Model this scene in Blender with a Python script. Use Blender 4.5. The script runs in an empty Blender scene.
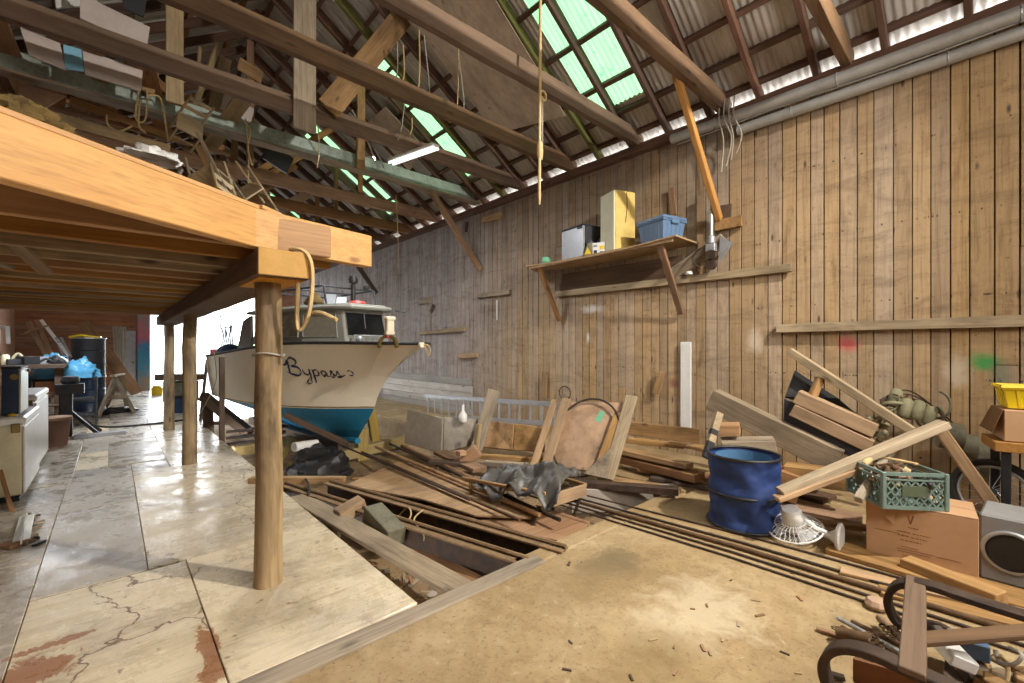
import bpy, bmesh, math, random
from mathutils import Vector, Matrix, noise
random.seed(7)
scn = bpy.context.scene
COL = scn.collection
R = math.radians
# ---------------------------------------------------------------- camera model used to survey positions
F = 440.0; YAW = R(42.3); H = 1.5; HV = 348.0
SN, CS = math.sin(YAW), math.cos(YAW)

def P(u, v, X=None, Y=None, Z=None, t=None):
    a = (u - 512) / F; b = (HV - v) / F
    d = Vector((SN + CS * a, CS - SN * a, b))
    if X is not None: k = X / d.x
    elif Y is not None: k = Y / d.y
    elif Z is not None: k = (Z - H) / d.z
    else: k = t
    return Vector((0, 0, H)) + d * k

cam = bpy.data.cameras.new('camera')
cam.sensor_width = 36; cam.lens = F / 1024 * 36
cam.shift_y = (HV - 341.5) / 1024
cam.clip_start = .05; cam.clip_end = 500
camo = bpy.data.objects.new('camera', cam); COL.objects.link(camo)
camo.location = (0, 0, H); camo.rotation_euler = (R(90), 0, -YAW)
scn.camera = camo

# ---------------------------------------------------------------- materials
class N:
    def __init__(s, name):
        s.m = bpy.data.materials.new(name); s.m.use_nodes = True
        s.t = s.m.node_tree; s.n = s.t.nodes; s.l = s.t.links
        s.b = s.n['Principled BSDF']
    def add(s, typ, **kw):
        n = s.n.new(typ)
        for k, v in kw.items():
            if k in n.inputs: n.inputs[k].default_value = v
            else: setattr(n, k, v)
        return n
    def link(s, a, b): s.l.new(a, b)
    def mix(s, fac, a, b, typ='MIX'):
        n = s.n.new('ShaderNodeMix'); n.data_type = 'RGBA'; n.blend_type = typ
        for i, x in ((0, fac), (6, a), (7, b)):
            if hasattr(x, 'is_linked') or hasattr(x, 'links'): s.l.new(x, n.inputs[i])
            elif i == 0: n.inputs[0].default_value = x
            else: n.inputs[i].default_value = (*x, 1) if len(x) == 3 else x
        return n.outputs[2]
    def math(s, op, a, b=0.0, clamp=False):
        n = s.n.new('ShaderNodeMath'); n.operation = op; n.use_clamp = clamp
        for i, x in ((0, a), (1, b)):
            if hasattr(x, 'links'): s.l.new(x, n.inputs[i])
            else: n.inputs[i].default_value = x
        return n.outputs[0]
    def ramp(s, fac, stops, interp='LINEAR'):
        n = s.n.new('ShaderNodeValToRGB'); e = n.color_ramp.elements
        n.color_ramp.interpolation = interp
        while len(e) < len(stops): e.new(.5)
        for el, (p, c) in zip(e, stops):
            el.position = p
            el.color = (c, c, c, 1) if isinstance(c, (int, float)) else (*c, 1)
        s.l.new(fac, n.inputs[0]); return n.outputs[0]
    def noise(s, vec, scale, detail=4, rough=.55, dist=0):
        n = s.n.new('ShaderNodeTexNoise'); n.inputs['Scale'].default_value = scale
        n.inputs['Detail'].default_value = detail; n.inputs['Roughness'].default_value = rough
        n.inputs['Distortion'].default_value = dist
        s.l.new(vec, n.inputs['Vector']); return n.outputs['Fac']
    def coord(s, rand=True, island=False):
        tc = s.n.new('ShaderNodeTexCoord').outputs['Object']
        if rand:
            oi = s.n.new('ShaderNodeObjectInfo').outputs['Random']
            k = oi
            if island:
                k = s.math('ADD', oi, s.n.new('ShaderNodeNewGeometry').outputs['Random Per Island'])
            w = s.n.new('ShaderNodeVectorMath'); w.operation = 'ADD'
            cx = s.n.new('ShaderNodeCombineXYZ')
            s.l.new(s.math('MULTIPLY', k, 37.), cx.inputs[0]); s.l.new(s.math('MULTIPLY', k, 91.), cx.inputs[1]); s.l.new(s.math('MULTIPLY', k, 53.), cx.inputs[2])
            s.l.new(tc, w.inputs[0]); s.l.new(cx.outputs[0], w.inputs[1]); return w.outputs[0]
        return tc
    def mapv(s, vec, scale):
        n = s.n.new('ShaderNodeMapping'); n.inputs['Scale'].default_value = scale
        s.l.new(vec, n.inputs['Vector']); return n.outputs[0]
    def bump(s, h, strength=.3, dist=.01):
        n = s.n.new('ShaderNodeBump'); n.inputs['Strength'].default_value = strength
        n.inputs['Distance'].default_value = dist
        s.l.new(h, n.inputs['Height']); s.l.new(n.outputs[0], s.b.inputs['Normal'])
    def out(s, col=None, rough=None, metal=0.):
        for nm, x in (('Base Color', col), ('Roughness', rough), ('Metallic', metal)):
            if x is None: continue
            i = s.b.inputs[nm]
            if hasattr(x, 'links'): s.l.new(x, i)
            else: i.default_value = (*x, 1) if nm == 'Base Color' else x
        return s.m

def hexc(h):
    c = [int(h[i:i + 2], 16) / 255 for i in (0, 2, 4)]
    return tuple(x / 12.92 if x <= .04045 else ((x + .055) / 1.055) ** 2.4 for x in c)

def wood(name, c1, c2, c3=None, axis='X', rough=.75, grain=14, bump=.35, island=False, stain=.45, rand=.35):
    m = N(name); c1, c2 = hexc(c1), hexc(c2); c3 = hexc(c3) if c3 else tuple(x * .45 for x in c1)
    v = m.coord(True, island)
    sc = [grain] * 3; sc['XYZ'.index(axis)] = .55
    g = m.noise(m.mapv(v, sc), 1., 6, .62, .6)
    sc2 = [grain * 5] * 3; sc2['XYZ'.index(axis)] = 1.6
    g2 = m.noise(m.mapv(v, sc2), 1., 3, .6)
    col = m.ramp(g, [(.25, c1), (.52, c2), (.78, c1)])
    col = m.mix(m.ramp(g2, [(.34, .3), (.5, 0.)]), col, c3)
    sc3 = [4.] * 3; sc3['XYZ'.index(axis)] = 1.2
    st = m.noise(m.mapv(v, sc3), 1., 4, .65, .4)
    col = m.mix(m.math('MULTIPLY', m.ramp(st, [(.42, 0.), (.72, 1.)]), stain), col, c3)
    # knots
    vo = m.n.new('ShaderNodeTexVoronoi'); sk = [5.] * 3; sk['XYZ'.index(axis)] = 1.7
    m.l.new(m.mapv(v, sk), vo.inputs['Vector']); vo.inputs['Scale'].default_value = 1.
    col = m.mix(m.math('MULTIPLY', m.ramp(vo.outputs['Distance'], [(.05, 1.), (.13, 0.)]), .7), col, tuple(x * .6 for x in c3))
    k = m.n.new('ShaderNodeNewGeometry').outputs['Random Per Island'] if island else m.n.new('ShaderNodeObjectInfo').outputs['Random']
    hv = m.add('ShaderNodeHueSaturation')
    m.l.new(col, hv.inputs['Color']); m.l.new(m.math('ADD', m.math('MULTIPLY', k, rand * 2), 1 - rand), hv.inputs['Value'])
    m.l.new(m.math('ADD', m.math('MULTIPLY', m.math('FRACT', m.math('MULTIPLY', k, 7.31)), .3), .82), hv.inputs['Saturation'])
    m.bump(m.math('ADD', g, m.math('MULTIPLY', g2, .5)), bump, .006)
    return m.out(hv.outputs[0], rough)

def plain(name, c, rough=.6, metal=0., dirt=.25, dc=None, scale=6, bump=.08, trans=0):
    m = N(name); c = hexc(c); dc = hexc(dc) if dc else tuple(x * .35 for x in c)
    v = m.coord(True)
    n1 = m.noise(v, scale, 5, .65); n2 = m.noise(v, scale * 7, 3, .6)
    f = m.math('MULTIPLY', m.ramp(m.math('ADD', m.math('MULTIPLY', n1, .7), m.math('MULTIPLY', n2, .3)), [(.42, 0.), (.66, 1.)]), dirt)
    col = m.mix(f, c, dc)
    if bump: m.bump(n2, bump, .004)
    if trans: m.b.inputs['Transmission Weight'].default_value = trans
    return m.out(col, m.math('ADD', m.math('MULTIPLY', f, .3), rough, True), metal)

M = {}
M['pine'] = wood('fresh_pine', 'bb8130', 'd09a44', '85541c', rough=.6, bump=.2, stain=.25, rand=.06)
M['dustrust'] = plain('dusty_flange', '8a7050', .85, 0., dirt=.6, dc='4f3c29', scale=7, bump=.2)
M['pine_end'] = plain('sawn_pine', 'b9904e', .75, dirt=.3, dc='8a6430', scale=9)
M['pine_under'] = wood('aged_pine', 'a0703a', 'b98a50', '6a4320', rough=.7, stain=.4, rand=.18)
M['tie'] = wood('old_tie_timber', '5d4733', '745b43', '2e2017', rough=.85, stain=.5, rand=.2)
M['rafter'] = wood('dark_rafter', '543b2a', '6e5040', '2a1b14', rough=.85, stain=.5, rand=.22)
M['rafterg'] = wood('green_lit_rafter', '57532a', '6a6634', '332b16', rough=.85, stain=.4, rand=.12)  # green glow of the skylights put into the timber colour
M['grey'] = wood('weathered_grey', '7d6f5f', 'a19179', '3c3228', rough=.85, stain=.7, rand=.2)
M['tan'] = wood('tan_board', '8c6a42', 'b18d60', '48331d', rough=.8, stain=.65, rand=.22)
M['pale'] = wood('pale_board', '917c5a', 'b59f7a', '4a3b27', rough=.75, stain=.65, rand=.12)
M['brown'] = wood('brown_board', '87603e', 'a17a54', '4a321f', rough=.8, stain=.5, rand=.2)
M['darkwood'] = wood('dark_board', '4d3b2e', '65503f', '241a13', rough=.85, stain=.5, rand=.2)
M['post'] = wood('round_post', '917b5a', 'ad9674', '33271a', axis='Z', rough=.75, stain=.95, rand=.1, grain=9)
M['plydust'] = wood('dusty_plywood', 'ab9882', 'bba892', '7d6a54', rough=.85, stain=.6, rand=.1, grain=2.)
M['ply'] = wood('plywood', '96774f', 'a98a62', '6b5033', rough=.75, stain=.35, rand=.1, grain=5)
M['white'] = plain('white_enamel', 'e6e6e2', .35, dirt=.2, dc='9a968c')
M['cream'] = plain('cream_enamel', 'd9cfae', .45, dirt=.3, dc='9d8a5c')
M['yellowed'] = plain('yellowed_side', 'd9bd6a', .5, dirt=.35, dc='8b6d32')
M['ivory'] = plain('ivory_front', 'dcd9bd', .5, dirt=.2, dc='a59c7a')
M['black'] = plain('black_plastic', '1e1e20', .45, dirt=.3, dc='3b3834')
M['charcoal'] = plain('charcoal', '33343a', .5, dirt=.3, dc='1a1a1c')
M['silver'] = plain('brushed_silver', 'b9bcc0', .35, .6, dirt=.25, dc='77797c')
M['galv'] = plain('galvanised', 'b3b4b2', .42, .55, dirt=.35, dc='7c7a74')
M['alu'] = plain('aluminium', 'a9abb0', .45, .5, dirt=.3, dc='6d6a66')
M['steel'] = plain('rusty_steel', '2c2521', .6, .2, dirt=.7, dc='6b4f38', scale=9, bump=.3)
M['rust'] = plain('rusty_pipe', '6b5136', .7, .2, dirt=.6, dc='38291c', scale=9, bump=.3)
M['iron'] = plain('dark_iron', '3a3029', .55, .3, dirt=.5, dc='6a5240', scale=10, bump=.25)
M['greenpaint'] = plain('flaking_green_paint', 'a6b6ac', .6, dirt=.7, dc='565546', scale=3.2, bump=.2)
M['blue'] = plain('blue_fabric', '20396f', .6, dirt=.35, dc='101c3c', scale=4, bump=.15)
M['bluein'] = plain('blue_lining', '4a7498', .7, dirt=.25, dc='2b4c68')
M['tote'] = plain('blue_tote_plastic', '5d7897', .4, dirt=.25, dc='3c546e')
M['cardboard'] = plain('cardboard', 'bd9670', .8, dirt=.25, dc='9a7450', scale=3, bump=.05)
M['cardedge'] = plain('cardboard_print', '77532f', .8, dirt=.1)
M['crate'] = plain('green_crate_plastic', '71857c', .5, dirt=.4, dc='495d54')
M['crateplate'] = plain('crate_plate', '56604a', .5, dirt=.3)
M['concrete_slab'] = plain('grey_panel', 'a39a8d', .85, dirt=.5, dc='6f6455', scale=3, bump=.2)
M['speaker'] = plain('grey_speaker_carpet', '8d8c8a', .85, dirt=.2, dc='6b6a68', scale=12, bump=.25)
M['yellow'] = plain('yellow_plastic', 'e2c41c', .4, dirt=.15, dc='a9901a')
M['red'] = plain('red_plastic', 'c23a35', .45, dirt=.2)
M['rope'] = plain('rope', 'c9b07f', .85, dirt=.4, dc='8a7146', scale=30, bump=.3)
M['wire'] = plain('wire', 'a29c90', .6, dirt=.3)
M['rubber'] = plain('rubber', '2a2826', .7, dirt=.4, dc='4e463c')
M['tarp'] = plain('black_tarp', '57544f', .4, dirt=.5, dc='23211f', scale=5, bump=.1)
M['bluebag'] = plain('blue_bag', '5fa8d2', .3, dirt=.3, dc='34708f', bump=.05)
M['drum'] = plain('drum_blue_black', '30425c', .3, .2, dirt=.4, dc='18202c')
M['terracotta'] = plain('terracotta', '6b4d3f', .7, dirt=.4)
M['hose'] = plain('green_grey_hose', '8a8667', .7, dirt=.5, dc='4f4d38', scale=8)
M['orangepanel'] = wood('faded_orange_panel', 'a68263', 'b69678', '6b5846', rough=.7, stain=.7, rand=.03, grain=2)
M['hull'] = plain('hull_cream', 'ebe1cb', .3, dirt=.12, dc='a99b80', scale=2, bump=.0)
M['bottom'] = plain('hull_blue', '1f7fa6', .5, dirt=.3, dc='15607f', scale=3, bump=.05)
M['cabin'] = plain('cabin_grey', '9a9a92', .45, dirt=.25, dc='6d6c63', scale=3, bump=.0)
M['curtain'] = plain('window_curtain', '8d887a', .25, dirt=.2, dc='6e695d', bump=0)
M['ink'] = plain('ink_blue', '1c2440', .5, dirt=0, bump=0)
M['khaki'] = wood('khaki_timber', '9c8446', 'b39a5a', '5e4d28', rough=.7, stain=.4, rand=.1)
M['insul'] = plain('moss_foam', '665229', .95, dirt=.8, dc='2a2110', scale=9, bump=.6)
M['pinkboard'] = plain('pale_painted_board', 'c9bdb6', .6, dirt=.3, dc='8f7f78', scale=3)
M['skyblue'] = plain('sky_blue_paint', '85c1de', .5, dirt=.2)
M['brass'] = plain('brass', '8d7a48', .45, .5, dirt=.4)
M['fender'] = plain('fender_grey', '75715c', .7, dirt=.6, dc='3f3c2f', scale=7)
def glassm():
    m = N('dark_glass'); m.b.inputs['Base Color'].default_value = (.01, .012, .014, 1)
    m.b.inputs['Roughness'].default_value = .08; return m.m
M['glass'] = glassm()
def thinglass():
    m = N('clear_plastic'); m.b.inputs['Base Color'].default_value = (.9, .93, .95, 1); m.b.inputs['Roughness'].default_value = .15
    m.b.inputs['Alpha'].default_value = .35; return m.m
M['clear'] = thinglass()
def skylight():
    m = N('green_fibreglass'); v = m.coord(False)
    n1 = m.noise(v, 5., 5, .7); n2 = m.noise(m.mapv(v, (.7, 9, .7)), 3., 3, .6)
    col = m.mix(m.ramp(n1, [(.6, 0.), (.72, 1.)]), m.mix(n2, hexc('4a6b47'), hexc('68855e')), hexc('2e5a40'))
    sv = m.n.new('ShaderNodeSeparateXYZ'); m.l.new(v, sv.inputs[0])
    wv = m.math('SINE', m.math('MULTIPLY', sv.outputs[1], 2 * math.pi / .076))
    col = m.mix(m.ramp(wv, [(.0, .0), (.9, .45)]), col, hexc('2d5a3f'))
    sp_ = m.noise(m.mapv(v, (6, 16, 6)), 2., 4, .7)
    col = m.mix(m.ramp(sp_, [(.66, 0.), (.7, 1.)]), col, hexc('16301f'))
    tr = m.n.new('ShaderNodeBsdfTranslucent'); m.l.new(col, tr.inputs[0])
    df = m.n.new('ShaderNodeBsdfDiffuse'); m.l.new(col, df.inputs[0])
    mx = m.n.new('ShaderNodeMixShader'); mx.inputs[0].default_value = .25
    m.l.new(tr.outputs[0], mx.inputs[1]); m.l.new(df.outputs[0], mx.inputs[2])
    m.l.new(mx.outputs[0], m.n['Material Output'].inputs[0]); return m.m
M['skylight'] = skylight()
def corrug():
    m = N('corrugated_metal'); v = m.coord(False)
    n1 = m.noise(m.mapv(v, (.5, 3, .5)), 2., 5, .65)
    col = m.ramp(n1, [(.3, hexc('d9d6d0')), (.55, hexc('c3beb6')), (.75, hexc('998f83'))])
    return m.out(col, .4, .15)
M['corr'] = corrug()

def wallmat():
    m = N('vertical_plank_wall'); v = m.coord(True, True); o = m.coord(False)
    g = m.noise(m.mapv(v, (13, 13, .5)), 1., 6, .65, .7)
    g2 = m.noise(m.mapv(v, (60, 60, 1.5)), 1., 3, .6)
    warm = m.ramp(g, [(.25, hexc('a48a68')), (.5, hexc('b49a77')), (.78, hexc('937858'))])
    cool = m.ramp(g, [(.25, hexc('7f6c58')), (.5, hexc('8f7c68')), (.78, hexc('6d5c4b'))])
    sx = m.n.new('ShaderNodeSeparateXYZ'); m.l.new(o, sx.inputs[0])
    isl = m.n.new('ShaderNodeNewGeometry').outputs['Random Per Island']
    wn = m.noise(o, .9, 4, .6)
    # colour turns greyer with height and towards the seaward end
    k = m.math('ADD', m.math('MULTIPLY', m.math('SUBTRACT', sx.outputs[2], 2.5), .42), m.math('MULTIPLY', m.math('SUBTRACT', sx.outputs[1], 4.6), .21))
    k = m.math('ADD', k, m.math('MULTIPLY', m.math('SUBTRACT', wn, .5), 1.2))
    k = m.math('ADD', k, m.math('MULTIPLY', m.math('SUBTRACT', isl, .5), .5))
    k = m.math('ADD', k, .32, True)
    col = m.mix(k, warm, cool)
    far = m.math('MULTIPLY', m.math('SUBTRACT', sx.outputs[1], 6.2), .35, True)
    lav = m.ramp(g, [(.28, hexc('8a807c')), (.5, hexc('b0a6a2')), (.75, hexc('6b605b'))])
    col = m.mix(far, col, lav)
    col = m.mix(m.ramp(g2, [(.34, .35), (.47, 0.)]), col, hexc('6a5238'))
    st = m.noise(m.mapv(v, (6, 6, 1.4)), 1., 4, .65, .5)
    col = m.mix(m.ramp(st, [(.55, 0.), (.8, .7)]), col, hexc('5e4530'))
    vo = m.n.new('ShaderNodeTexVoronoi'); m.l.new(m.mapv(v, (6, 6, 2.)), vo.inputs['Vector']); vo.inputs['Scale'].default_value = 1
    col = m.mix(m.ramp(vo.outputs['Distance'], [(.04, .85), (.12, 0.)]), col, hexc('3d2a1b'))
    sm = m.noise(m.mapv(o, (3, 1.6, 5)), 1., 7, .72, 1.)
    col = m.mix(m.math('MULTIPLY', m.ramp(sm, [(.48, 0.), (.7, 1.)]), .5), col, hexc('5a4836'))
    fl = m.noise(v, 26., 4, .7)
    col = m.mix(m.ramp(fl, [(.6, 0.), (.72, .55)]), col, hexc('4c3824'))
    zl = m.math('ABSOLUTE', m.math('SUBTRACT', m.math('FRACT', m.math('MULTIPLY', sx.outputs[2], 1.25)), .5))
    yl = m.noise(m.mapv(v, (1, 30, 1)), 1., 2)
    col = m.mix(m.math('MULTIPLY', m.ramp(zl, [(.008, 1.), (.014, 0.)]), m.ramp(yl, [(.6, 0.), (.64, .8)])), col, hexc('2c2018'))
    hv = m.add('ShaderNodeHueSaturation'); m.l.new(col, hv.inputs['Color'])
    m.l.new(m.math('ADD', m.math('MULTIPLY', isl, .26), .84), hv.inputs['Value'])
    m.l.new(m.math('ADD', m.math('MULTIPLY', m.math('FRACT', m.math('MULTIPLY', isl, 9.7)), .35), .8), hv.inputs['Saturation'])
    col = hv.outputs[0]
    # spray paint and splashes
    def blot(col, y, z, ry, rz, c, amt):
        dy = m.math('DIVIDE', m.math('SUBTRACT', sx.outputs[1], y), ry); dz = m.math('DIVIDE', m.math('SUBTRACT', sx.outputs[2], z), rz)
        d = m.math('SQRT', m.math('ADD', m.math('MULTIPLY', dy, dy), m.math('MULTIPLY', dz, dz)))
        d = m.math('ADD', d, m.math('MULTIPLY', m.math('SUBTRACT', m.noise(o, 9., 4, .7), .5), 1.1))
        return m.mix(m.math('MULTIPLY', m.ramp(d, [(.25, 1.), (1., 0.)]), amt), col, hexc(c))
    for (u, vv, ry, rz, c, a) in ((848, 344, .13, .12, 'd04d55', .75), (984, 362, .13, .12, '2f9a4a', .85), (957, 372, .12, .2, 'cfc4b0', .6), (1000, 375, .1, .16, '5a7a6a', .5),
                                  (592, 309, .28, .09, 'dad6cc', .9), (588, 338, .05, .12, 'dad6cc', .8), (674, 383, .1, .09, '80303a', .6), (755, 342, .12, .2, 'e0d2bd', .6)):
        p = P(u, vv, X=6); col = blot(col, p.y, p.z, ry, rz, c, a)
    m.bump(m.math('ADD', g, m.math('MULTIPLY', g2, .5)), .4, .006)
    return m.out(col, .8)
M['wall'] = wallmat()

def deckmat(name, gk):
    m = N(name); v = m.coord(True, True); o = m.coord(False)
    isl = m.n.new('ShaderNodeNewGeometry').outputs['Random Per Island']
    n1 = m.noise(v, 1.6, 6, .68, .5); n2 = m.noise(v, 14., 5, .7); n3 = m.noise(m.mapv(v, (2., 1.1, 1)), 4., 7, .72, 1.2)
    g = m.noise(m.mapv(v, (1.2, 22, 22)), 1., 4, .6, .3)
    base = m.ramp(g, [(.3, hexc('cdb994')), (.55, hexc('e0d0b0')), (.75, hexc('bda57e'))])
    grey = m.ramp(n2, [(.3, hexc('7d756c')), (.6, hexc('a79f96'))])
    col = m.mix(gk, base, grey)
    col = m.mix(m.math('MULTIPLY', m.ramp(n1, [(.45, 0.), (.7, 1.)]), .6), col, hexc('6f6354'))
    col = m.mix(m.ramp(n2, [(.62, 0.), (.7, .75)]), col, hexc('4e3a28'))
    vo = m.n.new('ShaderNodeTexVoronoi'); m.l.new(m.mapv(v, (2.2, 1.6, 1)), vo.inputs['Vector']); vo.inputs['Scale'].default_value = 3.
    # veneer peeled away in patches with a shape of their own
    sx = m.n.new('ShaderNodeSeparateXYZ'); m.l.new(o, sx.inputs[0])
    pk = 0.
    for (u, vv, r1, r2) in ((35, 672, .22, .2), (50, 645, .2, .05), (209, 648, .055, .34), (213, 675, .08, .12), (70, 638, .14, .04)):
        p = P(u, vv, Z=0)
        dx = m.math('DIVIDE', m.math('SUBTRACT', sx.outputs[0], p.x), r1); dy = m.math('DIVIDE', m.math('SUBTRACT', sx.outputs[1], p.y), r2)
        d = m.math('SQRT', m.math('ADD', m.math('MULTIPLY', dx, dx), m.math('MULTIPLY', dy, dy)))
        q = m.ramp(m.math('ADD', d, m.math('MULTIPLY', m.math('SUBTRACT', n3, .5), 2.2)), [(.62, 1.), (.68, 0.)])
        pk = m.math('MAXIMUM', pk, q)
    col = m.mix(m.math('MULTIPLY', pk, .85), col, m.mix(n2, hexc('7d4a2a'), hexc('a06a40')))
    wet = m.noise(v, 2.4, 6, .7, .8)
    vs_ = m.n.new('ShaderNodeTexVoronoi'); m.l.new(m.mapv(v, (7, 7, 1)), vs_.inputs['Vector']); vs_.inputs['Scale'].default_value = 1.
    spk = m.math('MULTIPLY', m.ramp(m.math('ADD', vs_.outputs['Distance'], m.math('MULTIPLY', n2, .18)), [(.17, 1.), (.2, 0.)]), m.ramp(m.noise(v, 1.1, 2), [(.45, 0.), (.55, .9)]))
    col = m.mix(spk, col, hexc('5f3f25'))
    ce = m.n.new('ShaderNodeTexVoronoi'); ce.feature = 'DISTANCE_TO_EDGE'; ce.inputs['Scale'].default_value = 1.1
    dv = m.n.new('ShaderNodeVectorMath'); dv.operation = 'ADD'; nz_ = m.n.new('ShaderNodeTexNoise'); nz_.inputs['Scale'].default_value = 4.; nz_.inputs['Detail'].default_value = 5
    m.l.new(v, nz_.inputs['Vector']); m.l.new(v, dv.inputs[0]); scl = m.n.new('ShaderNodeVectorMath'); scl.operation = 'SCALE'; scl.inputs['Scale'].default_value = .5; m.l.new(nz_.outputs['Color'], scl.inputs[0]); m.l.new(scl.outputs[0], dv.inputs[1]); m.l.new(dv.outputs[0], ce.inputs['Vector'])
    col = m.mix(m.math('MULTIPLY', m.ramp(ce.outputs['Distance'], [(.004, 1.), (.012, 0.)]), m.ramp(m.noise(v, .9, 2), [(.48, 0.), (.56, .85)])), col, hexc('5a3c24'))
    rough = m.ramp(m.math('ADD', m.math('MULTIPLY', wet, .7), m.math('MULTIPLY', n2, .3)), [(.42, .14), (.58, .5)])
    m.bump(m.math('ADD', n3, m.math('MULTIPLY', n2, .6)), .3, .008)
    return m.out(col, rough)
M['deck'] = deckmat('worn_deck_plywood', .12)
M['deckgrey'] = deckmat('grey_deck_plywood', .8)
M['deckmid'] = deckmat('mid_deck_plywood', .3)

def concretemat():
    m = N('stained_concrete'); o = m.coord(False)
    n1 = m.noise(o, 1.1, 6, .65, .4); n2 = m.noise(o, 6., 6, .7, .5); n3 = m.noise(o, 38., 4, .7)
    col = m.ramp(n1, [(.3, hexc('8b7450')), (.5, hexc('a28a63')), (.68, hexc('b6a17c'))])
    col = m.mix(m.math('MULTIPLY', m.ramp(n2, [(.45, 0.), (.75, 1.)]), .55), col, hexc('77603d'))
    col = m.mix(m.math('MULTIPLY', m.ramp(n3, [(.56, 0.), (.68, 1.)]), .6), col, hexc('574429'))
    n4 = m.noise(o, 13., 5, .75, .6)
    col = m.mix(m.math('MULTIPLY', m.ramp(n4, [(.58, 0.), (.68, 1.)]), .5), col, hexc('6a5436'))
    col = m.mix(m.math('MULTIPLY', m.ramp(n4, [(.3, 1.), (.4, 0.)]), .4), col, hexc('d3c7ab'))
    sx = m.n.new('ShaderNodeSeparateXYZ'); m.l.new(o, sx.inputs[0])
    for (u, vv, rx, c, a) in ((610, 562, .33, '6d6047', .8), (575, 580, .5, '86714e', .5), (700, 610, .5, 'd2c4a6', .55), (660, 665, .35, '806a42', .5)):
        p = P(u, vv, Z=0)
        dx = m.math('DIVIDE', m.math('SUBTRACT', sx.outputs[0], p.x), rx); dy = m.math('DIVIDE', m.math('SUBTRACT', sx.outputs[1], p.y), rx * .7)
        d = m.math('SQRT', m.math('ADD', m.math('MULTIPLY', dx, dx), m.math('MULTIPLY', dy, dy)))
        d = m.math('ADD', d, m.math('MULTIPLY', m.math('SUBTRACT', m.noise(o, 5., 8, .75, .8), .5), 2.6))
        col = m.mix(m.math('MULTIPLY', m.ramp(d, [(.35, 1.), (1.05, 0.)]), a), col, hexc(c))
    m.bump(m.math('ADD', n2, m.math('MULTIPLY', n3, .4)), .25, .012)
    return m.out(col, m.ramp(n2, [(.3, .55), (.7, .85)]))
M['concrete'] = concretemat()

def dirtmat():
    m = N('pit_dirt'); o = m.coord(False)
    n1 = m.noise(o, 2.2, 7, .7, .5); n3 = m.noise(o, 40., 4, .75)
    col = m.ramp(n1, [(.3, hexc('5e4a33')), (.5, hexc('8a7253')), (.7, hexc('a88e68'))])
    col = m.mix(m.ramp(n3, [(.55, 0.), (.68, .8)]), col, hexc('3c2e20'))
    m.bump(m.math('ADD', n1, m.math('MULTIPLY', n3, .6)), .7, .03)
    return m.out(col, .92)
M['dirt'] = dirtmat()
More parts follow.
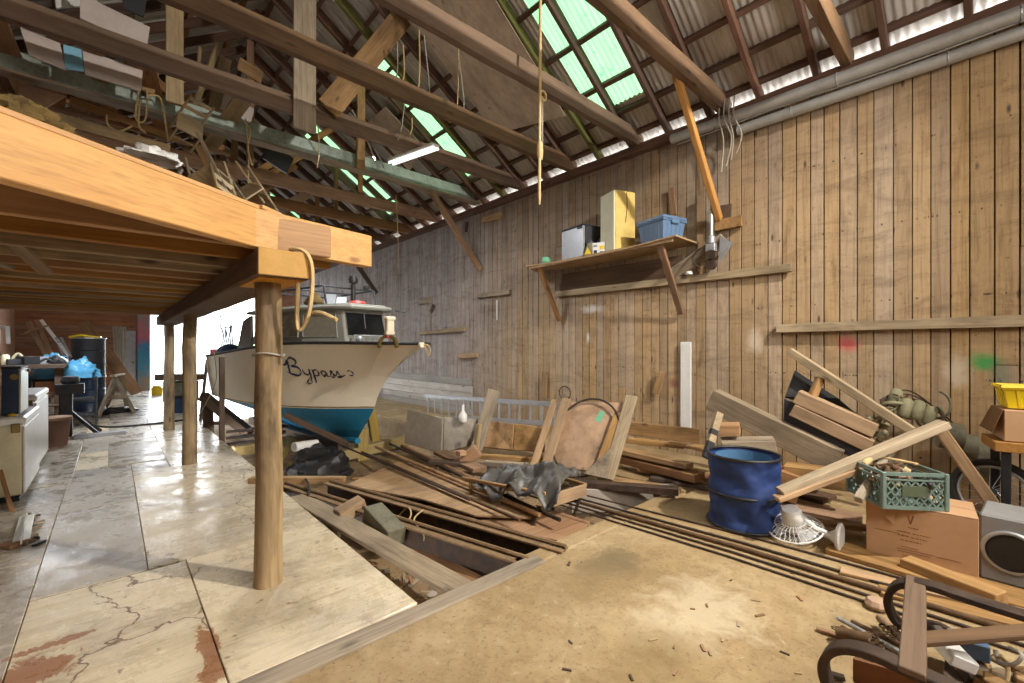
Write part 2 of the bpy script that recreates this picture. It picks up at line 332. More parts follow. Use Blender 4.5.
# ---------------------------------------------------------------- mesh helpers
class MB:
    def __init__(s): s.v = []; s.f = []; s.mi = []
    def add(s, vs, fs, mi=0):
        b = len(s.v); s.v += [Vector(q) for q in vs]
        for f in fs: s.f.append(tuple(i + b for i in f)); s.mi.append(mi)
        return s
    def box(s, c, d, rot=None, mi=0):
        c = Vector(c); h = [x / 2 for x in d]; vs = []
        for z in (-1, 1):
            for y in (-1, 1):
                for x in (-1, 1):
                    q = Vector((x * h[0], y * h[1], z * h[2]))
                    if rot is not None: q = rot @ q
                    vs.append(c + q)
        return s.add(vs, [(0, 2, 3, 1), (4, 5, 7, 6), (0, 1, 5, 4), (2, 6, 7, 3), (0, 4, 6, 2), (1, 3, 7, 5)], mi)
    def bar(s, p0, p1, w, h, up=(0, 0, 1), mi=0):
        p0, p1 = Vector(p0), Vector(p1); x = (p1 - p0); L = x.length; x.normalize()
        up = Vector(up); y = up.cross(x)
        if y.length < 1e-4: y = Vector((0, 1, 0)).cross(x)
        y.normalize(); z = x.cross(y)
        return s.box((p0 + p1) / 2, (L, w, h), Matrix((x, y, z)).transposed(), mi)
    def prism(s, poly, vec, mi=0):
        poly = [Vector(q) for q in poly]; vec = Vector(vec); n = len(poly)
        fs = [tuple(range(n))[::-1], tuple(range(n, 2 * n))]
        fs += [(i, (i + 1) % n, n + (i + 1) % n, n + i) for i in range(n)]
        return s.add(poly + [q + vec for q in poly], fs, mi)
    def tube(s, pts, r, n=8, closed=False, mi=0, sq=1.):
        pts = [Vector(p) for p in pts]; m = len(pts); rs = r if isinstance(r, (list, tuple)) else [r] * m
        vs = []; prev = None
        for i, p in enumerate(pts):
            a = pts[(i - 1) % m] if (closed or i > 0) else p
            b = pts[(i + 1) % m] if (closed or i < m - 1) else p
            t = (b - a).normalized() if (b - a).length > 1e-9 else Vector((0, 0, 1))
            if prev is None:
                k = Vector((0, 0, 1)) if abs(t.z) < .9 else Vector((1, 0, 0))
                x = t.cross(k).normalized()
            else:
                x = (prev - t * prev.dot(t)).normalized()
            prev = x; y = t.cross(x)
            for j in range(n):
                an = 2 * math.pi * j / n
                vs.append(p + x * math.cos(an) * rs[i] + y * math.sin(an) * rs[i] * sq)
        fs = []
        for i in range(m if closed else m - 1):
            k = (i + 1) % m
            for j in range(n):
                fs.append((i * n + j, i * n + (j + 1) % n, k * n + (j + 1) % n, k * n + j))
        if not closed:
            fs.append(tuple(range(n))[::-1]); fs.append(tuple((m - 1) * n + j for j in range(n)))
        return s.add(vs, fs, mi)
    def lathe(s, prof, c=(0, 0, 0), axis=(0, 0, 1), n=24, mi=0):
        q = Vector((0, 0, 1)).rotation_difference(Vector(axis)); c = Vector(c); vs = []; m = len(prof)
        for r, z in prof:
            for j in range(n):
                a = 2 * math.pi * j / n
                vs.append(c + q @ Vector((r * math.cos(a), r * math.sin(a), z)))
        fs = [(i * n + j, i * n + (j + 1) % n, (i + 1) * n + (j + 1) % n, (i + 1) * n + j) for i in range(m - 1) for j in range(n)]
        if prof[0][0] > 1e-5: fs.append(tuple(range(n))[::-1])
        if prof[-1][0] > 1e-5: fs.append(tuple((m - 1) * n + j for j in range(n)))
        return s.add(vs, fs, mi)
    def grid(s, fn, nu, nv, mi=0):
        vs = [fn(i / nu, j / nv) for i in range(nu + 1) for j in range(nv + 1)]
        fs = [(i * (nv + 1) + j, (i + 1) * (nv + 1) + j, (i + 1) * (nv + 1) + j + 1, i * (nv + 1) + j + 1) for i in range(nu) for j in range(nv)]
        return s.add(vs, fs, mi)
    def build(s, name, mat, parent=None, smooth=0, bevel=0, solid=0):
        me = bpy.data.meshes.new(name)
        vs = s.v
        if parent is not None:
            inv = WM(parent).inverted(); vs = [inv @ q for q in s.v]
        me.from_pydata([tuple(q) for q in vs], [], s.f)
        for mm in (mat if isinstance(mat, (list, tuple)) else [mat]): me.materials.append(M[mm])
        for p, k in zip(me.polygons, s.mi): p.material_index = k
        bm = bmesh.new(); bm.from_mesh(me)
        bmesh.ops.recalc_face_normals(bm, faces=bm.faces)
        if bevel: bmesh.ops.bevel(bm, geom=bm.edges[:], offset=bevel, segments=1, affect='EDGES', clamp_overlap=True)
        bm.to_mesh(me); bm.free()
        if smooth:
            for p in me.polygons: p.use_smooth = True
            me.set_sharp_from_angle(angle=R(smooth))
        o = bpy.data.objects.new(name, me); COL.objects.link(o)
        if parent is not None: o.parent = parent
        if solid:
            md = o.modifiers.new('solidify', 'SOLIDIFY'); md.thickness = solid; md.offset = 0
        return o

def WM(o):
    m = o.matrix_basis.copy()
    p = o.parent
    while p is not None:
        m = p.matrix_basis @ m; p = p.parent
    return m

def tag(o, label=None, cat=None, group=None, kind=None):
    if label: o['label'] = label
    if cat: o['category'] = cat
    if group: o['group'] = group
    if kind: o['kind'] = kind
    elif cat: o['kind'] = 'thing'
    return o

def thing(name, loc, label, cat, rz=0., group=None):
    o = bpy.data.objects.new(name, None); COL.objects.link(o)
    o.empty_display_size = .1
    o.matrix_basis = Matrix.Translation(Vector(loc)) @ Matrix.Rotation(rz, 4, 'Z')
    return tag(o, label, cat, group)

def copy_tree(o, parent=None):
    c = o.copy(); COL.objects.link(c)
    if parent is not None: c.parent = parent
    for ch in list(o.children): copy_tree(ch, c)
    return c

def struct(name, mb, mat, **k):
    return tag(mb.build(name, mat, **k), kind='structure')

def beam(name, p0, p1, w, h, mat, label=None, cat=None, group=None, up=(0, 0, 1), parent=None, bevel=.006, bow=0., kind=None, rough=.004, roll=0.):
    """a timber whose own X axis runs along its length"""
    p0, p1 = Vector(p0), Vector(p1); x = p1 - p0; L = x.length; x.normalize()
    upv = Vector(up); y = upv.cross(x)
    if y.length < 1e-4: y = Vector((0, 1, 0)).cross(x)
    y.normalize(); z = x.cross(y)
    Mx = Matrix.Translation((p0 + p1) / 2) @ Matrix((x, y, z)).transposed().to_4x4() @ Matrix.Rotation(roll, 4, 'X')
    n = max(1, int(L / .5)); mb = MB(); vs = []; fs = []
    for i in range(n + 1):
        k = i / n; xx = (k - .5) * L; b = bow * (1 - (2 * k - 1) ** 2)
        for (a, c) in ((-1, -1), (1, -1), (1, 1), (-1, 1)):
            vs.append((xx + random.uniform(-1, 1) * rough * (i in (0, n)), a * w / 2 + random.uniform(-1, 1) * min(rough, w * .06), c * h / 2 + b + random.uniform(-1, 1) * min(rough, h * .06)))
    for i in range(n):
        for j in range(4): fs.append((i * 4 + j, i * 4 + (j + 1) % 4, i * 4 + 4 + (j + 1) % 4, i * 4 + 4 + j))
    fs += [(3, 2, 1, 0), tuple(n * 4 + j for j in range(4))]
    mb.add(vs, fs)
    o = mb.build(name, mat, bevel=min(bevel, w * .15, h * .15))
    if parent is not None:
        o.parent = parent; o.matrix_basis = WM(parent).inverted() @ Mx
    else: o.matrix_basis = Mx
    return tag(o, label, cat, group, kind)

def spline(pts, n=8, closed=False):
    pts = [Vector(p) for p in pts]; m = len(pts); out = []
    for i in range(m if closed else m - 1):
        p = [pts[(i + k) % m] if closed else pts[min(max(i + k, 0), m - 1)] for k in (-1, 0, 1, 2)]
        for j in range(n):
            t = j / n
            out.append(.5 * ((2 * p[1]) + (p[2] - p[0]) * t + (2 * p[0] - 5 * p[1] + 4 * p[2] - p[3]) * t * t + (3 * p[1] - p[0] - 3 * p[2] + p[3]) * t ** 3))
    if not closed: out.append(pts[-1])
    return out

def cable(name, pts, r, mat, label, cat, group=None, n=8, parent=None, seg=6):
    o = MB().tube(spline(pts, n), r, seg).build(name, mat, parent, smooth=60)
    return tag(o, label, cat, group) if parent is None else o
# ---------------------------------------------------------------- setting: floor, pit, deck
ZS = lambda x: 4.72 + (6 - x) * .66 if x >= 1.9 else 4.72 + (x + 2.2) * .66      # roof sheet height
YB = 20.5
mb = MB()
mb.box((1.85, -.55, -.2), (8.5, 5.4, .4))
mb.box((3.25, 2.23, -.2), (2.3, .16, .4))
mb.box((5.3, 11.4, -.2), (1.7, 18.4, .4))
mb.box((4.5, 11.4, -.7), (.1, 18.4, 1.2))
struct('floor', mb, 'concrete', bevel=.012)
def gz(x, y):
    z = -.27 - max(0, y - 7) * .075
    return z + .035 * (noise.noise(Vector((x * 1.3, y * 1.3, 0))) + .6 * noise.noise(Vector((x * 4, y * 4, 3)))) + .03 * noise.noise(Vector((x * 13, y * 13, 7)))
mb = MB(); mb.grid(lambda a, b: Vector((1.2 + a * 3.5, 2.2 + b * 18.5, gz(1.2 + a * 3.5, 2.2 + b * 18.5))), 60, 300)
struct('floor_pit', mb, 'dirt', smooth=60)
mb = MB(); random.seed(3)
sheets = [(-.36, .385, 2.30, 3.84, 0), (.39, 1.33, 2.29, 3.86, 0), (.185, 1.33, 3.87, 6.98, 2), (-.36, .18, 3.85, 5.7, 1), (-.36, .18, 5.705, 7.53, 1), (-1.5, -.365, 2.3, 4.55, 1), (-1.5, -.365, 4.555, 6.9, 1), (-2.2, -1.505, 2.3, 7, 1),
          (.185, .545, 6.99, 7.53, 1), (.55, 1.33, 6.99, 9.6, 2), (-.03, .545, 7.54, 9.3, 1), (-.33, -.035, 7.54, 8.7, 0), (-1.4, -.335, 6.91, 9.0, 1), (-2.2, -1.41, 7.01, 9.5, 1), (-.33, -.035, 8.71, 10.4, 1),
          (-1.4, -.335, 9.01, 11.4, 1), (-.03, .545, 9.31, 12.2, 1), (.55, 1.33, 9.61, 12.2, 2), (-2.2, -1.41, 9.51, 12.2, 1), (-1.4, -.335, 11.41, 13.8, 1), (-.33, -.035, 10.41, 12.6, 0), (-.03, 1.33, 12.21, 14.6, 1), (-2.2, -1.41, 12.21, 14.6, 1),
          (-1.4, -.04, 13.81, 16.2, 1), (-.03, 1.33, 14.61, 17, 0), (-2.2, -1.41, 14.61, 17, 1), (-1.4, -.04, 16.21, 18.6, 1), (-.03, 1.33, 17.01, 19.4, 1), (-2.2, 1.6, 19.41, 23, 1), (-2.2, -.04, 18.61, 19.4, 1), (-2.2, -1.41, 17.01, 18.6, 1)]
for x0, x1, y0, y1, k in sheets:
    dz = random.uniform(-.004, .004)
    mb.box(((x0 + x1) / 2, (y0 + y1) / 2, -.008 + dz), (x1 - x0, y1 - y0, .022), mi=k)
mb.box((-.45, 12.6, -.1), (3.5, 20.6, .14), mi=1)
struct('floor_deck', mb, ['deck', 'deckgrey', 'deckmid'], bevel=.003)
beam('floor_sill', (-.6, 2.22, -.02), (2.25, 2.18, -.02), .13, .07, 'grey', kind='structure')
# ---------------------------------------------------------------- walls
def planks(name, axis, c, a0, a1, z0, z1, mat='wall', top=None, wmin=.13, wmax=.16, th=.025, side=1, seams=True, kind='structure'):
    mb = MB(); a = a0
    while a < a1:
        w = random.uniform(wmin, wmax); b = min(a + w, a1)
        zt = z1 if top is None else top((a + b) / 2)
        cuts = [z0]
        if seams and random.random() < .5: cuts.append(z0 + (zt - z0) * random.uniform(.2, .8))
        cuts.append(zt)
        for k in range(len(cuts) - 1):
            d = random.uniform(-.006, .006)
            cc = c + side * th / 2 + d; q0, q1 = cuts[k] + (.003 if k else 0), cuts[k + 1]
            if axis == 'Y': mb.box((cc, (a + b) / 2, (q0 + q1) / 2), (th, b - a - random.uniform(.006, .014), q1 - q0))
            else: mb.box(((a + b) / 2, cc, (q0 + q1) / 2), (b - a - random.uniform(.003, .008), th, q1 - q0))
        a = b
    return tag(mb.build(name, mat, bevel=.0025), kind=kind)
random.seed(11)
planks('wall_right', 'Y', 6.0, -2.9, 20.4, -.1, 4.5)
mb = MB(); mb.box((6.05, 8.75, 1.6), (.04, 23.4, 5.8)); struct('wall_right_backing', mb, 'darkwood')
M['darkwall'] = wood('dark_red_wall', '96684e', 'b08062', '54392b', axis='X', rough=.85, island=True, stain=.5, rand=.2)
def hplanks(name, x0, x1, y, z0, z1, mat, top=None):
    mb = MB(); z = z0
    while z < z1:
        w = random.uniform(.17, .22)
        mb.box(((x0 + x1) / 2, y + random.uniform(-.006, .006), z + w / 2), (x1 - x0, .025, w - .008)); z += w
    return struct(name, mb, mat)
hplanks('wall_back', -2.25, 1.0, YB, -.1, 4.3, 'darkwall')
mb = MB(); mb.box((-.62, YB + .06, 2.1), (3.2, .03, 4.4)); struct('wall_back_backing', mb, 'darkwood')
mb = MB(); mb.prism([(-2.3, YB, 4.3), (6.1, YB, 4.3), (6.1, YB, 4.6), (1.9, YB, 7.4), (-2.3, YB, 4.6)], (0, .04, 0)); mb.box((5.2, YB, 2.1), (1.7, .04, 4.4)); struct('wall_back_gable', mb, 'darkwall')
mb = MB(); mb.box((-2.24, 8.8, 2.2), (.04, 23.6, 4.7)); struct('wall_left', mb, 'darkwall')
planks('wall_front', 'X', -2.92, -2.3, 6.1, -.1, 4.5, mat='darkwall', seams=False)
mb = MB(); mb.prism([(-2.4, -2.95, 4.4), (6.1, -2.95, 4.4), (6.1, -2.95, 4.6), (1.9, -2.95, 7.4), (-2.3, -2.95, 4.6)], (0, -.04, 0)); struct('wall_front_gable', mb, 'darkwall')
# lower horizontal whitewashed boards at the far end of the right wall
mb = MB()
for k in range(5):
    mb.box((5.965, 10.1, .05 + k * .17), (.03, 4.3 + random.uniform(-.2, .2), .16))
M['whitewash'] = wood('whitewashed', 'a39f99', 'b4b0aa', '6f6860', axis='Y', rough=.8, island=True)
struct('wall_right_dado', mb, 'whitewash')
beam('trim_eave', (5.97, -2.9, 4.53), (5.97, 20.4, 4.53), .16, .13, 'rafter', kind='structure')
# ---------------------------------------------------------------- roof
SKY = [(3.3, 4.15), (6.85, 7.5), (10.2, 10.9), (14.9, 15.6)]
SX0, SX1 = 3.3, 5.52
def corrsheet(mb, x0, x1, y0, y1, sx=1):
    n = max(2, int((y1 - y0) / .076 * 6)); vs = []; fs = []
    for i in range(n + 1):
        y = y0 + (y1 - y0) * i / n; dz = .010 * math.sin(y / .076 * 2 * math.pi)
        for x in (x0, x1): vs.append((x, y, ZS(x) + dz))
    for i in range(n): fs.append((2 * i, 2 * i + 1, 2 * i + 3, 2 * i + 2))
    mb.add(vs, fs)
mb = MB(); y = -2.9
ys = [-2.9]
for a, b in SKY: ys += [a, b]
ys.append(20.6)
for i in range(len(ys) - 1):
    a, b = ys[i], ys[i + 1]
    if (a, b) in SKY:
        corrsheet(mb, 6.28, SX1 - .05, a, b); corrsheet(mb, SX0 + .05, 1.9, a, b)
    else: corrsheet(mb, 6.28, 1.9, a, b)
corrsheet(mb, 1.9, -2.5, -2.9, 20.6)
struct('ceiling_roof_sheets', mb, 'corr', smooth=80)
for k, (a, b) in enumerate(SKY):
    m2 = MB(); corrsheet(m2, SX1, SX0, a - .03, b + .03)
    struct('window_%d' % (k + 1), m2, 'skylight', smooth=80).location.z = .004
for k, x in enumerate([5.86, 5.54, 5.16, 4.62, 4.08, 3.54, 3.0, 2.46, 2.0]):
    beam('purlin', (x, -2.8, ZS(x) - .045), (x, 20.5, ZS(x) - .06), .06, .10, 'rafter', 'rough brown purlin carrying the corrugated sheets of the right roof slope', 'purlin', 'purlins of the right roof slope', up=(.55, 0, .83))
for x in [1.6, .9, .2, -.5, -1.2, -1.9]:
    beam('purlin', (x, 4, ZS(x) - .045), (x, 20.5, ZS(x) - .045), .09, .06, 'brown', 'rough brown purlin under the left roof slope', 'purlin', 'purlins of the left roof slope', up=(-.55, 0, .83))
y = 3.77 - .6 * 10
while y < 20.4:
    greenlit = any(abs(y - q) < .35 for q in (4.37, 6.77, 10.5))  # rafters by a skylight, where its green glow is painted on
    beam('rafter', (6.15, y, ZS(6.15) - .13), (1.9, y, ZS(1.9) - .13), .06, .15, 'rafterg' if abs(y - 4.37) < .1 or abs(y - 6.77) < .1 else 'rafter',
         'rafter with the green skylight glow put into its colour' if abs(y - 4.37) < .1 or abs(y - 6.77) < .1 else 'dark sloping rafter under the corrugated right roof slope', 'rafter', 'green-lit rafters beside the skylights' if abs(y - 4.37) < .1 or abs(y - 6.77) < .1 else 'rafters of the right roof slope', rough=.006)
    if y > 5:
        beam('rafter', (-2.3, y, ZS(-2.3) - .145), (1.9, y, ZS(1.9) - .145), .05, .13, 'rafter', 'dark rafter under the left roof slope', 'rafter', 'rafters of the left roof slope', rough=.006)
    y += .6
# tie beams
ties = [(1.09, 'short end of roof tie beam nearest the right edge of the picture'), (2.38, 'roof tie beam above the yellow diagonal brace'), (3.67, 'heavy roof tie beam passing behind the hanging rope'),
        (4.96, 'roof tie beam next beyond the heavy one by the rope'), (6.21, 'dark roof tie beam just in front of the flaking green beam'), (9.2, 'brown roof tie beam just behind the flaking green beam'),
        (10.6, 'old roof tie beam over the boat cabin')]
for yy, lb in ties:
    beam('tie_beam', (6.02, yy, 4.67 + random.uniform(-.02, .02)), (-2.2, yy + random.uniform(-.05, .05), 4.68), .10, .23, 'brown' if yy > 9 else 'tie', lb, 'beam', 'roof tie beams', rough=.008)
for yy in (11.9, 13.2, 14.5, 15.8, 17.1, 18.4):
    beam('tie_beam', (6.02, yy, 4.67), (-2.2, yy, 4.67), .09, .2, 'rafter', 'dark roof tie beam far back toward the open end', 'beam', 'far roof tie beams', rough=.006)
# flaking green beam: web and lower flange
g = thing('green_beam', (1.9, 7.64, 4.62), 'long beam in flaking pale green paint spanning the barn', 'beam', 0, None)
mb = MB(); mb.box((1.9, 7.64, 4.8), (8.2, .12, .24)); mb.build('web', 'greenpaint', g, bevel=.006)
mb = MB(); mb.box((1.9, 7.64, 4.66), (8.2, .2, .035)); tag(mb.build('lower_flange', 'grey', g, bevel=.004), 'bare wood strip along the bottom of the green beam')
# webs of the trusses
beam('king_post', (1.88, 6.12, 4.36), (1.88, 6.12, 7.25), .045, .28, 'grey', 'broad weathered vertical board hanging from the ridge at the dark tie beam', 'post', 'truss posts', up=(1, 0, 0))
beam('web_post', (.62, 7.36, 4.75), (.62, 7.36, ZS(.62) - .2), .05, .19, 'pale', 'pale upright board above the green beam at upper left', 'post', 'truss posts', up=(1, 0, 0))
beam('web_post', (3.2, 7.42, 4.6), (3.2, 7.42, ZS(3.2) - .2), .05, .14, 'tan', 'narrow upright board right of the broad hanging board', 'post', 'truss posts', up=(1, 0, 0))
beam('web_brace', (2.16, 6.05, 4.72), (3.28, 6.05, 6.55), .05, .30, 'tan', 'wide stained diagonal board rising from the broad hanging board to the roof', 'brace', 'diagonal boards of the roof trusses')
for yy in (9.3, 10.7, 12., 13.3, 14.6, 15.9):
    beam('web_post', (1.9, yy, 4.6), (1.9, yy, 7.2), .05, .12, 'brown', 'upright truss post in the shadowy back of the roof', 'post', 'back truss posts', up=(1, 0, 0))
    beam('web_post', (4., yy, 4.6), (4., yy, ZS(4) - .2), .05, .1, 'brown', 'upright truss post in the shadowy back of the roof', 'post', 'back truss posts', up=(1, 0, 0))
    beam('web_brace', (1.9, yy + .06, 4.7), (3.5, yy + .06, ZS(3.5) - .2), .04, .12, 'tan', 'diagonal truss brace in the shadowy back of the roof', 'brace', 'back truss braces')
    beam('web_brace', (1.9, yy + .06, 4.7), (.3, yy + .06, ZS(.3) - .2), .04, .12, 'brown', 'left leaning truss brace in the back of the roof', 'brace', 'back left truss braces')
# plywood lining sheets nailed under the rafters
def lining(name, pts, label):
    mb = MB(); mb.prism([(x, y, ZS(x) - .235) for x, y in pts], (-.0066, 0, -.01))
    tag(mb.build(name, 'plydust'), label, 'panel')
lining('lining_sheet', [(5.14, 4.42), (4.91, 5.8), (3.0, 5.75), (3.0, 4.33)], 'large stained plywood sheet lining the roof left of the bright skylight')
lining('lining_sheet', [(4.55, 7.55), (4.75, 8.5), (3.75, 8.4), (3.75, 7.6)], 'small brown plywood sheet lining the roof above the tube light')
# diagonal wall braces
beam('diagonal_brace', (4.72, 2.45, 4.68), (5.93, 2.45, 3.2), .07, .10, 'pine_under', 'orange-brown diagonal brace with foot block at the right wall', 'brace', 'diagonal wall braces')
mb = MB(); mb.box((5.94, 2.34, 3.12), (.07, .34, .14)); mb.build('foot_block', 'tan', bpy.data.objects['diagonal_brace'], bevel=.004)
beam('diagonal_brace', (4.70, 7.54, 4.6), (5.93, 7.54, 3.2), .08, .12, 'brown', 'brown diagonal brace under the green beam end', 'brace', 'diagonal wall braces')
beam('diagonal_brace', (4.9, 12.6, 4.5), (5.93, 12.6, 3.15), .08, .12, 'darkwood', 'dark diagonal brace behind the boat cabin roof', 'brace', 'diagonal wall braces')
# ---------------------------------------------------------------- loft
for (x, y), lb in (((.74, 3.12), 'thick round pale timber post standing nearest on the deck'), ((.75, 7.05), 'round grey timber post, middle of the three under the loft'), ((.78, 10.15), 'round timber post farthest back under the loft')):
    mb = MB(); pts = [(x + random.uniform(-.008, .008), y + random.uniform(-.008, .008), z) for z in (0, .3, .7, 1.1, 1.5, 1.8, 1.925)]
    mb.tube(pts, [.084, .08, .078, .077, .076, .076, .076], 20)
    r = thing('loft_post', (x, y, 0), lb, 'post', 0, 'round posts under the loft')
    mb.build('shaft', 'post', r, smooth=50)
    if y < 4:
        m3 = MB(); m3.tube([(x + .09 * math.cos(k * .524), y + .09 * math.sin(k * .524), 1.46 + .01 * math.sin(k)) for k in range(12)], .006, 6, True); m3.build('wire_band', 'wire', r, smooth=60)
beam('loft_girder', (.76, 2.84, 2.0), (.76, 10.5, 2.0), .29, .16, 'darkwood', 'heavy dark girder with yellow end, lying on the round posts under the loft joists', 'beam', None, bevel=.01)
mb = MB(); mb.box((.76, 2.834, 2.0), (.285, .014, .155)); tag(mb.build('sawn_end', 'pine_end', bpy.data.objects['loft_girder'], bevel=.004), 'fresh yellow sawn end')
mb = MB(); mb.box((.76, 3.15, 1.917), (.25, .55, .012)); tag(mb.build('cap_plate', 'pine', bpy.data.objects['loft_girder']), 'yellow underside patch')
FB = [P(0, 144, t=1.51), P(256, 226, t=2.54), P(372, 252, t=3.18)]
d0 = (FB[0] - FB[1]).normalized(); FB[0] = FB[0] + d0 * 1.2
def poly_beam(name, pts, z0, z1, w, mat, parent=None):
    mb = MB(); vs = []
    n = len(pts)
    for i, p in enumerate(pts):
        a = pts[max(0, i - 1)]; b = pts[min(n - 1, i + 1)]; t = (b - a); t.z = 0; t.normalize(); q = Vector((-t.y, t.x, 0)) * w
        for zz in (z0, z1):
            vs.append(Vector((p.x, p.y, zz))); vs.append(Vector((p.x, p.y, zz)) + q)
    fs = []
    for i in range(n - 1):
        b = i * 4
        for (k, l) in ((0, 1), (1, 3), (3, 2), (2, 0)): fs.append((b + k, b + l, b + 4 + l, b + 4 + k))
    fs += [(0, 1, 3, 2), (4 * n - 4, 4 * n - 2, 4 * n - 1, 4 * n - 3)]
    ang = math.atan2(pts[-1].y - pts[0].y, pts[-1].x - pts[0].x); MM = Matrix.Translation(pts[0]) @ Matrix.Rotation(ang, 4, 'Z'); iv = MM.inverted()
    mb.add([iv @ q for q in vs], fs)
    o = mb.build(name, mat, bevel=.005); o.matrix_basis = MM; return o
fbm = poly_beam('loft_edge_beam', FB, 2.085, 2.31, .085, 'pine')
tag(fbm, 'big fresh yellow pine beam along the loft front edge', 'beam')
b2 = poly_beam('loft_edge_board', [p + (Vector((.02, .03, 0))) for p in FB[:2]] + [FB[1] + (FB[2] - FB[1]) * .05], 2.313, 2.34, .2, 'pine'); tag(b2, 'thin yellow board lying flat on top of the loft front beam', 'board')
yy = 2.92; k = 0
while yy < 10.4:
    x1 = 1.2 if k else 1.05
    beam('loft_joist', (-2.2, yy, 2.185), (x1, yy, 2.185), .045, .2, ('pale' if k in (2, 3, 6, 8, 10, 12) else 'pine_under'), 'pale joist under the loft floor' if k in (2, 3, 6, 8, 10, 12) else 'brown joist under the loft floor, resting on the girder', 'joist', 'pale loft joists' if k in (2, 3, 6, 8, 10, 12) else 'loft joists')
    yy += .42; k += 1
mb = MB(); mb.prism([(-2.2, 2.2, 2.287), (-.5, 2.25, 2.287), (.6, 2.96, 2.287), (1.3, 3.12, 2.287), (1.3, 10.5, 2.287), (-2.2, 10.5, 2.287)], (0, 0, .02))
tag(mb.build('loft_decking', 'darkwood'), 'brown boards of the loft floor seen from underneath', 'loft floor')
# ---------------------------------------------------------------- outside
mb = MB(); mb.grid(lambda a, b: Vector((-60 + 160 * a, 15 + 150 * b, -1.15 + .01 * noise.noise(Vector((a * 60, b * 60, 0))))), 60, 60)
def watermat():
    m = N('harbour_water'); m.bump(m.noise(m.coord(False), 3., 3), .3, .05)
    return m.out((.25, .32, .36), .12)
M['water'] = watermat()
tag(mb.build('water_outside', 'water', smooth=60), 'bright harbour water outside the open end', 'water', kind='structure')
mb = MB(); mb.grid(lambda a, b: Vector((-80 + 190 * a, 150 + b * 30, -1.5 + (5 + 5 * noise.noise(Vector((a * 5, 1, 0))) ) * math.sin(b * 1.57))), 40, 6)
M['foliage'] = plain('far_foliage', '7f9a6a', .9, dirt=.5, dc='46603c', scale=.15)
tag(mb.build('far_shore', 'foliage', smooth=60), 'hazy green far shore across the water', 'shore', kind='structure')
r = thing('harbour_building', (8.5, 90, -1.2), 'pale building across the water behind the round posts', 'building')
mb = MB(); mb.box((8.5, 92, 2.8), (14, 8, 8)); mb.build('wall', 'white', r)
for zz in (.6, 3.4):
    for k in range(5):
        m2 = MB(); m2.box((3.2 + k * 2.6, 87.98, zz + .6), (1.7, .1, 1.2)); m2.build('window', 'alu', r)
m2 = MB(); m2.prism([(1, 87, 6.8), (16, 87, 6.8), (16, 97, 6.8), (1, 97, 6.8)], (0, 0, .5)); m2.build('roof', 'alu', r)
# ---------------------------------------------------------------- light
w = bpy.data.worlds.new('sky'); scn.world = w; w.use_nodes = True
nt = w.node_tree; bg = nt.nodes['Background']
tc = nt.nodes.new('ShaderNodeTexCoord'); sp = nt.nodes.new('ShaderNodeSeparateXYZ'); nt.links.new(tc.outputs['Generated'], sp.inputs[0])
rp = nt.nodes.new('ShaderNodeValToRGB'); nt.links.new(sp.outputs[2], rp.inputs[0])
rp.color_ramp.elements[0].position = 0.; rp.color_ramp.elements[0].color = (1, .99, .97, 1)
rp.color_ramp.elements[1].position = .6; rp.color_ramp.elements[1].color = (.78, .88, 1, 1)
nt.links.new(rp.outputs[0], bg.inputs[0]); bg.inputs[1].default_value = 13.0
def area(name, loc, to, size, e, col, sy=None):
    l = bpy.data.lights.new(name, 'AREA'); l.energy = e; l.size = size; l.color = col
    if sy: l.shape = 'RECTANGLE'; l.size_y = sy
    o = bpy.data.objects.new(name, l); COL.objects.link(o); o.location = loc
    o.rotation_euler = (Vector(to) - Vector(loc)).to_track_quat('-Z', 'Y').to_euler(); return o
sl = bpy.data.lights.new('shop_spot_lamp', 'SPOT'); sl.energy = 2000; sl.spot_size = R(112); sl.spot_blend = .9; sl.shadow_soft_size = .10; sl.color = (1, .935, .84)
so = bpy.data.objects.new('shop_spot_lamp', sl); COL.objects.link(so); so.location = (3.9, -1.7, 5.1); so.rotation_euler = (Vector((2.0, 5.8, .2)) - Vector(so.location)).to_track_quat('-Z', 'Y').to_euler()
area('hanging_tube_lamp', (2.95, 6.35, 4.38), (2.95, 6.35, 0), .12, 130, (.95, .97, 1), .9)
area('under_loft_fill', (-.6, 10.6, 2.2), (-.6, 10.9, 0), 1.1, 55, (.88, .94, 1), .2)  # added fill hidden between the loft joists, lifts the dark back left
area('front_fill_light', (2.2, -2.6, 3.4), (3., 6., 1.8), 2.6, 190, (1, .95, .87), 1.2)  # added fill behind the camera near the front wall, no fixture there
scn.view_settings.view_transform = 'Standard'; scn.view_settings.look = 'None'
scn.view_settings.gamma = 1; scn.view_settings.use_curve_mapping = False
scn.view_settings.exposure = 0.
scn.cycles.use_denoising = True
scn.cycles.max_bounces = 8; scn.cycles.diffuse_bounces = 5
